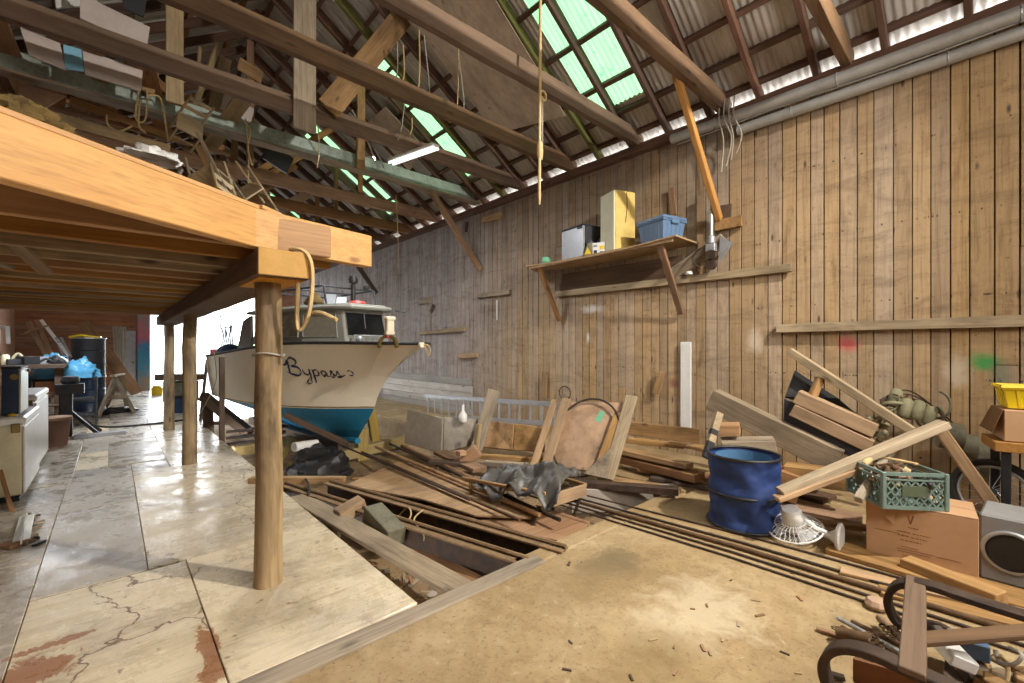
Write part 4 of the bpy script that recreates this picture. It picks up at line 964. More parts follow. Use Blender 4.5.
for (y, z, w, h, m_) in ((-.05, .12, .06, .05, 'yellow'), (.05, .06, .05, .05, 'charcoal'), (-.05, .04, .05, .04, 'black'), (.05, .15, .06, .03, 'alu')):
    mb = MB(); mb.box(T @ Vector((-.083, y, z)), (.004, w, h), T.to_3x3()); mb.build('printed_picture', m_, r)
r = thing('jar', (5.5, 4.24, shz(4.24)), 'glass jar with yellow triangular label beside the small shelf fridge', 'jar', R(10)); T = WM(r)
mb = MB(); mb.lathe([(.06, 0), (.075, .02), (.075, .15), (.05, .19), (.05, .21)], T @ Vector((0, 0, 0)), n=16); mb.build('body', 'fender', r, smooth=50)
mb = MB(); mb.prism([T @ Vector((-.078, -.06, .03)), T @ Vector((-.078, .06, .03)), T @ Vector((-.078, 0, .14))], T.to_3x3() @ Vector((-.006, 0, 0))); mb.build('label_sticker', 'yellow', r)
mb = MB(); mb.lathe([(.055, 0), (.055, .03), (0, .035)], T @ Vector((0, 0, .21)), n=16); mb.build('lid', 'charcoal', r, smooth=50)
r = thing('hand_vacuum', (5.68, 4.20, shz(4.2)), 'grey rounded gadget behind the jar and white carton on the shelf', 'gadget', 0); T = WM(r)
mb = MB(); mb.tube(spline([T @ Vector((0, .08, .05)), T @ Vector((0, .02, .2)), T @ Vector((0, -.08, .27)), T @ Vector((0, -.14, .2))], 5), .05, 10); mb.build('body', 'drum', r, smooth=50)
mb = MB(); mb.lathe([(.05, 0), (.06, .03), (.02, .05)], T @ Vector((0, .08, 0)), n=12); mb.build('foot', 'charcoal', r, smooth=50)
M['mint'] = plain('mint_green', '6fb08c', .5, dirt=.2)
mb = MB(); mb.lathe([(0, 0), (.06, .01), (.085, .06), (.06, .12), (0, .135)], (5.52, 5.2, shz(5.2)), n=16); tag(mb.build('net_float', 'mint', smooth=60), 'small mint green float at the left end of the wall shelf', 'float')
mb = MB(); mb.bar((5.8, 5.25, shz(5.25) + .1), (5.8, 4.9, shz(5.) + .14), .04, .2); tag(mb.build('offcut_board', 'brown', bevel=.004), 'short brown board leaning behind the mint float on the shelf', 'board')
# pipe and pulley gear right of the shelf, plank leaning behind it
r = thing('pulley_gear', (5.85, 2.5, 2.55), 'grey iron pole with clamp and pulley wheels resting on the batten right of the shelf', 'pulley'); x, y = 5.84, 2.52
mb = MB(); mb.tube([(x, y, 2.95), (x, y, 3.62)], .028, 10); mb.build('pole', 'galv', r, smooth=50)
mb = MB(); mb.lathe([(.035, 0), (.05, .02), (.05, .1), (.035, .12)], (x, y, 2.86)); mb.box((x, y, 2.82), (.08, .12, .1)); mb.build('clamp', 'alu', r, bevel=.006)
for z in (2.72, 2.6):
    mb = MB(); mb.lathe([(.0, -.03), (.07, -.03), (.055, 0), (.07, .03), (0, .03)], (x - .01, y, z), (1, 0, 0), 16); mb.build('pulley_wheel', 'iron', r, smooth=40)
mb = MB(); mb.tube(spline([(x - .06, y + .05, 2.85), (x - .07, y + .17, 2.78), (x - .06, y + .22, 2.66), (x - .05, y + .12, 2.56)], 5), .012, 6); mb.build('chain_loop', 'iron', r, smooth=50)
mb = MB(); mb.prism([(x + .02, y - .1, 2.62), (x + .02, y - .26, 2.85), (x + .02, y - .1, 2.95)], (.03, 0, 0)); mb.build('guard_plate', 'alu', r)
beam('leaning_plank', (5.88, 3.1, 2.53), (5.93, 2.38, 2.93), .035, .2, 'grey', 'short grey plank leaning behind the pulley gear', 'plank', up=(-1, .3, .6))
mb = MB(); mb.lathe([(0, 0), (.05, .01), (.04, .05), (0, .06)], (5.9, 2.85, 2.505), n=9); tag(mb.build('rag', 'white', smooth=50), 'small white rag lump on the batten left of the pulley gear', 'rag')
# cleats and bits on the wall
def bit(u0, v0, u1, v1, w, d, mat, label, cat='cleat', group=None, X=5.955):
    return beam('wood_cleat', P(u0, v0, X=X), P(u1, v1, X=X), d, w, mat, label, cat, group, up=(-1, 0, 0) if False else (0, 0, 1), bevel=.003)
bit(478, 296, 510, 292, .09, .05, 'grey', 'grey cleat on the wall below the brown diagonal brace')
bit(420, 333, 465, 329, .09, .05, 'pale', 'long pale cleat on the far wall left of the ladder top')
bit(459, 356, 478, 355, .1, .05, 'tan', 'reddish cleat on the wall above the ladder')
bit(419, 302, 431, 300, .14, .05, 'grey', 'grey block on the far wall right of the boat cabin')
bit(431, 312, 434, 305, .1, .03, 'darkwood', 'small dark peg on the far wall under the grey block')
bit(497, 320, 497, 300, .03, .02, 'white', 'thin white strip on the wall below the grey cleat')
bit(482, 220, 502, 215, .13, .04, 'tan', 'short brown board on the wall high under the eave')
bit(466, 232, 467, 222, .06, .04, 'darkwood', 'dark upright peg on the far wall high under the eave')
bit(656, 394, 662, 372, .1, .05, 'tan', 'short tilted wooden handle block hanging left of the white strip', X=5.93)
bit(674, 215, 671, 188, .09, .03, 'brown', 'thin brown stick on the wall above the blue tote')
bit(544, 398, 545, 372, .12, .03, 'tan', 'upright board piece on the wall above the ladder end')
bit(723, 220, 724, 205, .2, .015, 'darkwood', 'dark plate on the wall beside the orange-brown brace foot', X=5.965)
mb = MB(); p0 = P(686, 342, X=5.955); p1 = P(685, 434, X=5.955); mb.box((5.955, p0.y, (p0.z + p1.z) / 2), (.03, .15, p0.z - p1.z)); tag(mb.build('white_strip', 'white', bevel=.004), 'bright white upright board on the right wall', 'board')
c = P(565, 393, X=5.96); mb = MB()
mb.tube([(5.955, c.y + .13 * math.cos(k * .35), c.z + .12 * math.sin(k * .35) + .01 * math.sin(k * 3)) for k in range(32)], .008, 6); tag(mb.build('wire_coil', 'iron', smooth=60), 'small wire coil hanging on the wall above the ladder end', 'coil')
# pipes along the eave
for (y0, y1, z0, z1, x, r_, lb) in ((3.05, -2.8, 4.42, 4.36, 5.80, .065, 'upper pale conduit pipe running under the eave at upper right'), (2.2, -2.8, 4.26, 4.24, 5.88, .06, 'lower pale conduit pipe running under the eave at upper right')):
    r = thing('eave_pipe', (x, (y0 + y1) / 2, z0), lb, 'pipe'); mb = MB(); mb.tube([(x, y0, z0), (x, (y0 + y1) / 2, (z0 + z1) / 2), (x, y1, z1)], r_, 16); mb.build('pipe', 'galv', r, smooth=50)
    for k in range(3):
        yy = y0 - .6 - k * 1.3; zz = z0 + (z1 - z0) * (y0 - yy) / (y0 - y1); mb = MB(); mb.tube([(x + math.cos(q * .52) * (r_ + .004), yy, zz + math.sin(q * .52) * (r_ + .004)) for q in range(12)], .006, 5, True); mb.build('pipe_strap', 'alu', r)
cable('conduit_cable', [(5.86, 3.0, 4.35), (5.83, 2.4, 4.335), (5.83, 1.6, 4.345), (5.83, .6, 4.32), (5.83, -.6, 4.33), (5.83, -2.5, 4.3)], .009, 'wire', 'thin pale cable between the two eave pipes', 'cable')
for k in range(4):
    y = 2.15 + k * .06; cable('tangled_line', [(5.7, y + .02, 4.62), (5.72, y + .04, 4.4), (5.78, y - .03 + .04 * (k % 2), 4.15), (5.82, y + .05, 3.95 - .06 * k)], .009, 'wire', 'grey tangled cord hanging at the eave pipe end', 'cord', 'tangled cords at the pipe end')
# ---------------------------------------------------------------- ladder, panels, boards along the wall
r = thing('ladder', (5.6, 7.4, .1), 'metal ladder lying on edge along the foot of the right wall', 'ladder')
la, lb_, lc, ld = P(425, 396, X=5.5), P(562, 405, X=5.5), P(425, 416, X=5.5), P(560, 424, X=5.5)
for a, b in ((la, lb_), (lc, ld)): beam('side_rail', a, b, .03, .085, 'alu', parent=r)
n = 15
for k in range(n):
    f = (k + .5) / n; m2 = MB(); m2.tube([la.lerp(lb_, f), lc.lerp(ld, f)], .024, 8); m2.build('rung', 'alu', r, smooth=50)
def slab(name, c4, th, mat, label, cat, bevel=.006, group=None):
    c4 = [Vector(c) for c in c4]; n = (c4[1] - c4[0]).cross(c4[3] - c4[0]).normalized(); mb = MB(); mb.prism(c4, n * th); return tag(mb.build(name, mat, bevel=bevel), label, cat, group)
slab('grey_slab', [P(404, 443, t=6.7), P(441, 453, t=6.2), P(443, 418, t=6.35), P(407, 409, t=6.85)], -.05, 'concrete_slab', 'left grey rough panel standing on edge right of the bow', 'panel')
slab('grey_slab', [P(443, 453, t=6.2), P(476, 444, t=6.1), P(477, 419, t=6.25), P(444, 417, t=6.35)], -.05, 'concrete_slab', 'right grey rough panel standing on edge behind the upright plank', 'panel')
beam('leaning_plank', P(476, 450, t=6.0), P(494, 390, t=6.35), .17, .03, 'grey', 'broad grey plank leaning upright before the ladder', 'plank', up=(-.6, -.7, 0))
mb = MB(); q = P(463, 422, t=6.2); mb.lathe([(.05, 0), (.06, .02), (.06, .1), (.02, .16), (.02, .24), (.0, .245)], q, n=12); tag(mb.build('bottle', 'white', smooth=45), 'small white bottle standing on the grey panel', 'bottle')
beam('wood_stake', P(476, 449, t=5.8), P(479, 424, t=5.85), .05, .07, 'pale', 'short pale stake standing at the foot of the grey plank', 'stake', up=(0, 1, 0))
beam('stone_stump', P(462, 462, t=5.6), P(478, 450, t=5.6), .14, .16, 'brown', 'rough squat stump below the pale stake', 'stump')
mb = MB(); q = P(461, 453, t=5.5); mb.box(q, (.1, .1, .06)); tag(mb.build('brick', 'orangepanel', bevel=.004), 'small orange brick beside the stump', 'brick')
slab('beige_panel', [P(482, 447, t=6.2), P(512, 450, t=5.9), P(514, 424, t=6.0), P(487, 420, t=6.4)], -.04, 'tan', 'left beige panel on edge under the ladder', 'panel')
slab('beige_panel', [P(513, 450, t=5.9), P(543, 452, t=5.6), P(545, 428, t=5.7), P(515, 424, t=6.)], -.04, 'tan', 'right beige panel on edge under the ladder', 'panel')
for k, (a, b, w, mt, lb) in enumerate([((480, 456), (545, 460), .1, 'tan', 'tan board lying in front of the beige panels'), ((430, 462), (540, 470), .12, 'darkwood', 'long dark beam lying left of the orange panel'), ((440, 452), (480, 470), .2, 'brown', 'brown sheet lying left of the brick'), ((485, 462), (552, 467), .09, 'grey', 'grey board lying beside the orange panel foot')]):
    beam('lying_board', P(*a, Z=.05), P(*b, Z=.05), w, .05, mt, lb, 'board')
# orange panel with planks and hoop
bl, br, tr, tl = P(549, 466, t=5.35), P(613, 474, t=4.95), P(636, 402, t=5.35), P(566, 402, t=5.75)
slab('painted_sheet', [bl, br, tr, tl], -.03, 'orangepanel', 'large faded orange plywood panel leaning against the right wall', 'panel')
pn = (br - bl).cross(tl - bl).normalized(); pn = -pn if pn.dot(Vector((1, 1, 0))) > 0 else pn
def onp(a, b, o=.03): return bl.lerp(br, a).lerp(tl.lerp(tr, a), b) + pn * o
beam('leaning_plank', onp(-.22, -.06, .06), onp(-.14, 1.0, .06), .09, .035, 'tan', 'leftmost narrow plank leaning beside the orange panel', 'plank', up=pn)
beam('leaning_plank', onp(-.02, -.08, .06), onp(.03, 1.02, .05), .13, .035, 'tan', 'narrow plank leaning over the left edge of the orange panel', 'plank', up=pn)
beam('leaning_plank', onp(.98, -.10, .06), onp(.95, 1.05, .07), .14, .04, 'pale', 'split whitish plank leaning over the right edge of the orange panel', 'plank', up=pn)
beam('leaning_plank', onp(.80, -.02, .055), onp(.84, .8, .055), .1, .03, 'tan', 'thinner plank beside the split whitish plank on the orange panel', 'plank', up=pn)
slab('gusset_board', [onp(.62, -.08, .1), onp(.96, -.1, .1), onp(.95, .34, .1), onp(.9, .3, .1)], -.03, 'grey', 'triangular grey board at the foot of the orange panel', 'board')
mb = MB(); mb.box(onp(.26, .75, .004) , (.02, .02, .02)); cc = onp(.47, .45, .06)
ux, uy = (br - bl).normalized(), (tl - bl).normalized()
mb = MB(); mb.tube([cc + ux * .42 * math.cos(k * .157) + uy * .5 * math.sin(k * .157) for k in range(40)], .013, 8, True); tag(mb.build('hoop', 'iron', smooth=60), 'thin dark hoop leaning on the orange panel', 'hoop')
mb = MB(); mb.prism([onp(.5, .72, .002), onp(.6, .68, .002), onp(.62, .84, .002), onp(.55, .86, .002)], pn * .003); q = mb.build('paint_patch', 'mint'); q.parent = bpy.data.objects['painted_sheet']; tag(q, 'green paint patch')
# boards stacked at the wall foot
random.seed(21)
wb = [((622, 458), (700, 478), .2, .09, 'brown', .12, 'thick brown timber lying lowest at the wall foot by the orange panel'), ((618, 450), (690, 466), .16, .06, 'tan', .22, 'tan board lying on the thick brown timber'),
      ((628, 440), (685, 446), .14, .05, 'tan', .3, 'tan board near the wall below the white strip'), ((626, 428), (700, 436), .04, .18, 'tan', .42, 'board standing on edge against the wall below the white strip'),
      ((640, 468), (720, 480), .2, .05, 'brown', .06, 'brown board lying in front of the timbers by the blue bin'), ((650, 478), (712, 488), .1, .04, 'darkwood', .03, 'dark broken board in front of the timbers'), ((690, 446), (722, 452), .22, .03, 'tan', .3, 'flat tan board end behind the blue bin'),
      ((600, 478), (680, 492), .16, .05, 'tan', .02, 'dusty tan board on the pit edge by the orange panel')]
for a, b, w, h, mt, z, lb in wb: beam('stacked_board', P(*a, Z=z), P(*b, Z=z), w, h, mt, lb, 'board')
beam('pit_curb', P(570, 500, Z=-.08) , P(676, 496, Z=-.08) , .12, .24, 'concrete_slab', 'low concrete curb across the pit behind the barrow', 'curb')
beam('curb_beam', P(570, 483, Z=.07), P(678, 491, Z=.07), .1, .07, 'steel', 'blackened beam lying on the concrete curb', 'beam')
# ---------------------------------------------------------------- timber pile
X1 = 5.2
def tb(name, u0, v0, t0, u1, v1, t1, w, h, mat, label, cat='timber', up=(0, 0, 1), roll=0., **k): return beam(name, P(u0, v0, t=t0), P(u1, v1, t=t1), w, h, mat, label, cat, up=up, roll=roll, **k)
tb('heavy_timber', 712, 399, 4.9, 838, 462, 4.05, .14, .235, 'grey', 'thick grey timber slanting down behind the blue bin')
tb('heavy_timber', 797, 396, 4.35, 876, 430, 3.95, .16, .125, 'tan', 'upper brown plank of the box beam lying tilted across the pile')
tb('heavy_timber', 793, 409, 4.35, 872, 446, 3.95, .15, .115, 'tan', 'lower brown plank of the box beam lying tilted across the pile')
tb('trim_channel', 789, 351, 4.5, 912, 431, 3.75, .07, .075, 'pale', 'long pale trim board rising steeply to the left above the pile')
tb('trim_channel', 780, 492, 3.35, 945, 424, 3.25, .10, .055, 'pale', 'upper of two pale boards rising to the right behind the green crate')
tb('trim_channel', 776, 499, 3.33, 860, 468, 3.28, .09, .04, 'tan', 'lower of two pale boards rising to the right behind the green crate')
tb('support_stick', 940, 430, 3.3, 992, 503, 3.15, .06, .08, 'tan', 'slanting tan stick propping the boards right of the green crate')
tb('support_stick', 812, 398, 4.3, 820, 378, 4.3, .06, .07, 'tan', 'short stick under the steep pale trim board')
slab('black_panel', [P(785, 397, t=4.5), P(862, 418, t=4.2), P(838, 398, t=4.25), P(795, 370, t=4.55)], -.04, 'black', 'black angled sheet under the steep pale trim board', 'sheet')
slab('black_panel', [P(785, 398, t=4.45), P(872, 441, t=3.95), P(862, 462, t=3.98), P(784, 424, t=4.45)], -.03, 'charcoal', 'dark panel under the brown box beam', 'sheet')
tb('grey_block', 722, 452, 4.45, 776, 452, 4.25, .3, .26, 'grey', 'big grey squared block behind the blue bin', 'block')
tb('orange_block', 717, 429, 4.5, 740, 429, 4.4, .2, .11, 'pine_under', 'small orange-brown block on the wall foot left of the grey block', 'block')
tb('grey_block', 776, 480, 4.1, 800, 488, 4.0, .24, .25, 'brown', 'brown block right of the blue bin', 'block')
tb('grey_block', 785, 472, 4.1, 850, 480, 3.8, .2, .16, 'tan', 'long tan block under the pale boards', 'block')
st = thing('striped_stick', P(708, 455, t=4.35), 'black and white banded stick leaning behind the blue bin', 'stick')
q0, q1 = P(706, 458, t=4.3), P(719, 413, t=4.45)
for k, m_ in enumerate(('black', 'pale', 'black', 'pale')): 
    f = (0, .35, .5, .62, 1.); m2 = MB(); m2.bar(q0.lerp(q1, f[k]), q0.lerp(q1, f[k + 1]), .07, .05, up=(-.6, -.7, 0)); m2.build('band', m_, st)
for k, (a, b, w, mt, lb) in enumerate([((760, 500), (862, 520), .26, 'brown', 'rusty brown board under the pile behind the fan'), ((790, 520), (868, 528), .08, 'tan', 'thin board end behind the white fan'), ((740, 478), (830, 500), .3, 'darkwood', 'dark wide board at the bottom of the pile'), ((955, 510), (1010, 505), .3, 'brown', 'brown board behind the cardboard box'), ((960, 470), (1020, 470), .3, 'grey', 'grey board under the bicycle wheel')]):
    beam('pile_board', P(*a, Z=.06 + .02 * k), P(*b, Z=.06 + .02 * k), w, .04, mt, lb, 'board')
# tangle of hoses and net gear on the pile
random.seed(31)
for k in range(9):
    c = P(random.uniform(885, 942), random.uniform(402, 425), t=random.uniform(4.0, 4.5)); rr = random.uniform(.06, .11); ph = random.uniform(0, 6)
    ax = Vector((random.uniform(-1, 1), random.uniform(-1, 1), random.uniform(.2, 1))).normalized(); qq = Vector((0, 0, 1)).rotation_difference(ax)
    pts = [c + qq @ Vector((rr * math.cos(ph + j * .5), rr * .8 * math.sin(ph + j * .5), .02 * j - .1)) for j in range(11)]
    tag(MB().tube(spline(pts, 3), random.choice((.008, .012, .016)), 6).build('hose', random.choice(['hose', 'rust', 'iron', 'fender']), smooth=60), 'coiled hose in the tangle on top of the pile', 'hose', 'hoses tangled on the pile')
for k, (u, v, t_) in enumerate([(905, 408, 4.1), (917, 410, 4.1), (929, 416, 4.1), (895, 398, 4.25)]):
    q = P(u, v, t=t_); m2 = MB(); m2.lathe([(.03, -.09), (.05, -.07), (.05, .07), (.03, .09)], q, (.3, -.2, 1), 12); tag(m2.build('net_cork', 'hose', smooth=45), 'grey-green cylinder float in the tangle on the pile', 'float', 'cylinder floats on the pile')
for k in range(14):
    q = P(random.uniform(866, 886), random.uniform(418, 440), t=4.05 + random.uniform(-.1, .1)); m2 = MB(); m2.lathe([(0, -.03), (.028, -.015), (.03, .015), (0, .03)], q, (random.random(), random.random(), .5), 8); tag(m2.build('chain_link', 'hose', smooth=50), 'grey-green link in the small heap right of the brown box beam', 'link', 'links heaped by the brown box beam')
for k, (u, v, rr, lb) in enumerate([(950, 436, .125, 'first'), (963, 446, .12, 'second'), (976, 456, .115, 'third'), (989, 466, .11, 'fourth')]):
    q = P(u, v, t=4.1 - k * .02); d = Vector((.25, -.95, -.12)).normalized()
    m2 = MB(); m2.lathe([(rr * .5, -.09), (rr, -.08), (rr * 1.02, 0), (rr, .08), (rr * .5, .09)], q, d, 20); tag(m2.build('rubber_fender', 'fender', smooth=40), lb + ' thick grey-green rubber roll from the left, leaning right of the slanting stick', 'fender')
for k, z in ((0, .0), (1, .03)): cable('loose_cable', [P(880, 400, t=4.3), P(905, 394 - 4 * k, t=4.3), P(930, 404, t=4.25), P(955, 425 + 5 * k, t=4.2)], .007, 'iron', 'thin cable arching over the pile tangle', 'cable', 'cables arching over the tangle')
# ---------------------------------------------------------------- blue collapsible bin
bc = Vector((3.99, 1.45, 0)); r = thing('collapsible_bin', bc, 'blue pop-up fabric bin standing on the concrete', 'bin'); RB = .275
random.seed(4)
def binfn(a, b):
    th = a * 2 * math.pi; z = .02 + b * .57; fold = .018 * math.sin(b * math.pi * 2) ** 2 * math.sin(th * 5 + 3 * b) + .02 * noise.noise(Vector((math.cos(th) * 2.2, math.sin(th) * 2.2, b * 5))) + .014 * abs(noise.noise(Vector((math.cos(th) * 5, math.sin(th) * 5, b * 9 + th))))
    k = RB - .015 * abs(math.sin(b * 2 * math.pi)) + fold; return bc + Vector((k * math.cos(th), k * math.sin(th), z))
mb = MB(); mb.grid(binfn, 64, 30); mb.build('fabric_wall', 'blue', r, smooth=60)
mb = MB(); mb.grid(lambda a, b: bc + Vector(((RB - .055) * math.cos(a * 6.2832), (RB - .055) * math.sin(a * 6.2832), .03 + b * .55)), 48, 6); mb.lathe([(0, .03), (RB - .055, .03)], bc, n=48); mb.build('lining', 'bluein', r, smooth=60)
for z in (.02, .29, .595):
    mb = MB(); mb.tube([bc + Vector(((RB + .004) * math.cos(k * .1309), (RB + .004) * math.sin(k * .1309), z)) for k in range(48)], .013, 8, True); mb.build('hoop_rim', 'black', r, smooth=60)
# ---------------------------------------------------------------- fan lying on the floor
r = thing('pedestal_fan', (4.05, 1.1, 0), 'white pedestal fan lying on the concrete beside the blue bin', 'fan')
fc = P(795, 521, t=3.45); fc.z = .09
ax = Vector((-.35, .1, 1)).normalized(); qq = Vector((0, 0, 1)).rotation_difference(ax)
def fanloc(x, y, z): return fc + qq @ Vector((x, y, z))
cage = MB()
for side, dz in ((1, .05), (-1, -.05)):
    for k in range(30):
        a = k * 2 * math.pi / 30; cage.tube([fanloc(.04 * math.cos(a), .04 * math.sin(a), dz * 1.15), fanloc(.12 * math.cos(a), .12 * math.sin(a), dz * 1.05), fanloc(.185 * math.cos(a + .06), .185 * math.sin(a + .06), 0)], .0022, 4)
for rr in (.08, .13): 
    for dz in (.055, -.055): cage.tube([fanloc(rr * math.cos(k * .2618), rr * math.sin(k * .2618), dz) for k in range(24)], .0025, 4, True)
cage.tube([fanloc(.188 * math.cos(k * .19635), .188 * math.sin(k * .19635), 0) for k in range(32)], .007, 6, True); cage.build('guard', 'white', r, smooth=50)
for k in range(3):
    mb = MB(); a0 = k * 2.094; mb.grid(lambda a, b: fanloc((.03 + .135 * a) * math.cos(a0 + (b - .5) * 1.3), (.03 + .135 * a) * math.sin(a0 + (b - .5) * 1.3), .03 * (b - .5)), 6, 6); mb.build('blade', 'clear', r, smooth=60, solid=.002)
mb = MB(); mb.lathe([(0, -.03), (.05, -.03), (.05, 0), (.055, .05), (.07, .07), (.072, .15), (.06, .17), (0, .172)], fanloc(0, 0, 0), ax, 20); mb.build('motor_housing', 'white', r, smooth=40)
pe = P(838, 524, t=3.25); pe.z = .1; mb = MB(); mb.tube([fanloc(.05, -.03, .09), fc.lerp(pe, .5) + Vector((0, 0, .03)), pe], [.024, .02, .018], 10); mb.build('pole', 'white', r, smooth=50)
pd = (pe - fc); pd.z = 0; pd.normalize(); mb = MB(); mb.lathe([(.018, -.1), (.03, -.05), (.05, -.02), (.105, 0), (.11, .015), (.1, .025), (0, .025)], pe, pd, 24); mb.build('base', 'white', r, smooth=40)
# ---------------------------------------------------------------- cardboard box
def carton(corner0, corner1, depth, h, label, z=0., open_=False):
    a, b = Vector(corner0), Vector(corner1); a.z = b.z = z; d = (b - a); L = d.length; d.normalize(); n = Vector((-d.y, d.x, 0)); n = n if n.x > 0 else -n
    r = thing('cardboard_box', (a + b) / 2 + n * depth / 2, label, 'box', math.atan2(d.y, d.x))
    c = (a + b) / 2 + n * depth / 2 + Vector((0, 0, h / 2)); mb = MB(); mb.box(c, (L, depth, h), Matrix.Rotation(math.atan2(d.y, d.x), 3, 'Z')); mb.build('carton', 'cardboard', r, bevel=.004)
    m2 = MB(); q = a + Vector((0, 0, h + .002)); m2.prism([q, q + d * L, q + d * L + n * depth * .49, q + n * depth * .49], (0, 0, .004)); m2.build('flap', 'cardboard', r)
    m2 = MB(); q2 = q + n * depth * .51; m2.prism([q2, q2 + d * L, q2 + d * L + n * depth * .49, q2 + n * depth * .49], (0, 0, .004)); m2.build('flap', 'cardboard', r)
    return r, a, d, n, L, h
bx, a, d, n, L, h = carton(P(866, 555, Z=0), P(979, 583, Z=0), .42, .40, 'large tan cardboard box with faint printing under the green crate')
pr = MB(); f = lambda x, y: a + d * (x * L) + Vector((0, 0, y * h)) - n * .001
def stroke(x0, y0, x1, y1, w=.004): pr.bar(f(x0, y0), f(x1, y1), w, .0015, up=-n)
stroke(.40, .86, .425, .72, .005); stroke(.425, .72, .45, .87, .008)
for (x0, x1, y, w) in ((.40, .5, .655, .004), (.30, .42, .565, .005), (.445, .60, .56, .004), (.31, .41, .5, .006), (.43, .57, .49, .005), (.335, .52, .42, .005), (.08, .32, .52, .0025), (.34, .5, .31, .0025), (.30, .62, .265, .0025), (.30, .6, .225, .0025), (.34, .55, .16, .003), (.66, .86, .26, .0025)):
    x = x0
    if w >= .004:
        while x < x1: e = min(x1, x + random.uniform(.012, .035)); stroke(x, y, e, y, w); x = e + .008
    else: stroke(x0, y, x1, y, w)
pr.build('printing', 'cardedge', bx)
mb = MB(); mb.prism([a + Vector((0, 0, h)) - n * .003 + d * L * .04, a + Vector((0, 0, h)) - n * .003 + d * L * .30, a + Vector((0, 0, h * .66)) - n * .02 + d * L * .27], -n * .004); tag(mb.build('flap_corner', 'cardboard', bx), 'folded flap corner over the front')
# ---------------------------------------------------------------- milk crate with oddments
cz = h + .008; cp = Vector((4.15, .49, cz)); r = thing('milk_crate', cp, 'grey-green plastic milk crate full of oddments on the cardboard box', 'crate', R(40)); T = WM(r); W = .38; HC = .25
for sx in (-1, 1):
    for sy in (-1, 1): posts = MB(); posts.box(T @ Vector((sx * W / 2, sy * W / 2, HC / 2)), (.028, .028, HC), T.to_3x3()); posts.build('corner_post', 'crate', r, bevel=.005)
mb = MB(); mb.box(T @ Vector((0, 0, .008)), (W, W, .016), T.to_3x3()); mb.build('bottom_panel', 'crate', r)
for i, (sx, sy) in enumerate(((-1, 0), (1, 0), (0, -1), (0, 1))):
    m2 = MB(); t_ = Vector((-sy, sx, 0)); c = Vector((sx, sy, 0)) * W / 2
    for z, hh in ((.012, .024), (HC - .012, .024), (HC - .05, .010)): m2.bar(T @ (c + t_ * -W / 2 + Vector((0, 0, z))), T @ (c + t_ * W / 2 + Vector((0, 0, z))), .014, hh)
    zb, ztp = .02, HC - .05; k = -W / 2
    for sg in (1, -1):
        x = -W / 2 - .18
        while x < W / 2 + .18:
            p0 = [x, zb]; p1 = [x + sg * .13, ztp]
            def clip(p, q):
                for (lim) in (-W / 2, W / 2):
                    for (A, Bq) in ((p, q), (q, p)):
                        if (lim < 0 and A[0] < lim <= Bq[0]) or (lim > 0 and A[0] > lim >= Bq[0]):
                            f_ = (lim - A[0]) / (Bq[0] - A[0]); A[1] = A[1] + (Bq[1] - A[1]) * f_; A[0] = lim
                return abs(p[0]) <= W / 2 + 1e-4 and abs(q[0]) <= W / 2 + 1e-4
            if clip(p0, p1): m2.bar(T @ (c + t_ * p0[0] + Vector((0, 0, p0[1]))), T @ (c + t_ * p1[0] + Vector((0, 0, p1[1]))), .009, .009)
            x += .05
    m2.build('lattice_side', 'crate', r)
    m3 = MB(); m3.box(T @ (c * 1.02 + Vector((0, 0, HC * .5))), (.012 if sx else .16, .012 if sy else .16, .07), T.to_3x3()); m3.build('name_plate', 'crateplate', r)
random.seed(14)
for k in range(26):
    q = T @ Vector((random.uniform(-.14, .14), random.uniform(-.14, .14), HC * random.uniform(.55, 1.02)))
    if k % 3 == 0:
        o = MB().tube(spline([q + Vector((random.uniform(-.09, .09), random.uniform(-.09, .09), random.uniform(-.02, .05))) for _ in range(4)], 5), random.choice((.006, .01, .016)), 6).build('cord', random.choice(['rope', 'black', 'wire', 'rust']), smooth=60); tag(o, 'bit of cord tangled in the green crate', 'cord', 'cords in the green crate')
    elif k % 3 == 1:
        a2 = random.uniform(0, 6.28); dd = Vector((math.cos(a2), math.sin(a2), random.uniform(-.2, .4))) * random.uniform(.04, .1); beam('scrap_piece', q - dd, q + dd, .03, .02, random.choice(['tan', 'pale', 'brown', 'darkwood']), 'small wooden scrap in the green crate', 'scrap', 'scraps in the green crate', bevel=.002)
    else:
        o = MB().lathe([(0, -.04), (.02, -.035), (.025, 0), (.02, .04), (0, .045)], q, (random.uniform(-1, 1), random.uniform(-1, 1), .3), 10).build('fitting', random.choice(['galv', 'charcoal', 'rust', 'rope']), smooth=45); tag(o, 'small metal fitting in the green crate', 'fitting', 'fittings in the green crate')
tb('round_stick', 858, 500, 3.05, 893, 448, 3.35, .05, .05, 'grey', 'thick grey stick sticking up out of the green crate', 'stick', up=(0, 1, 0))
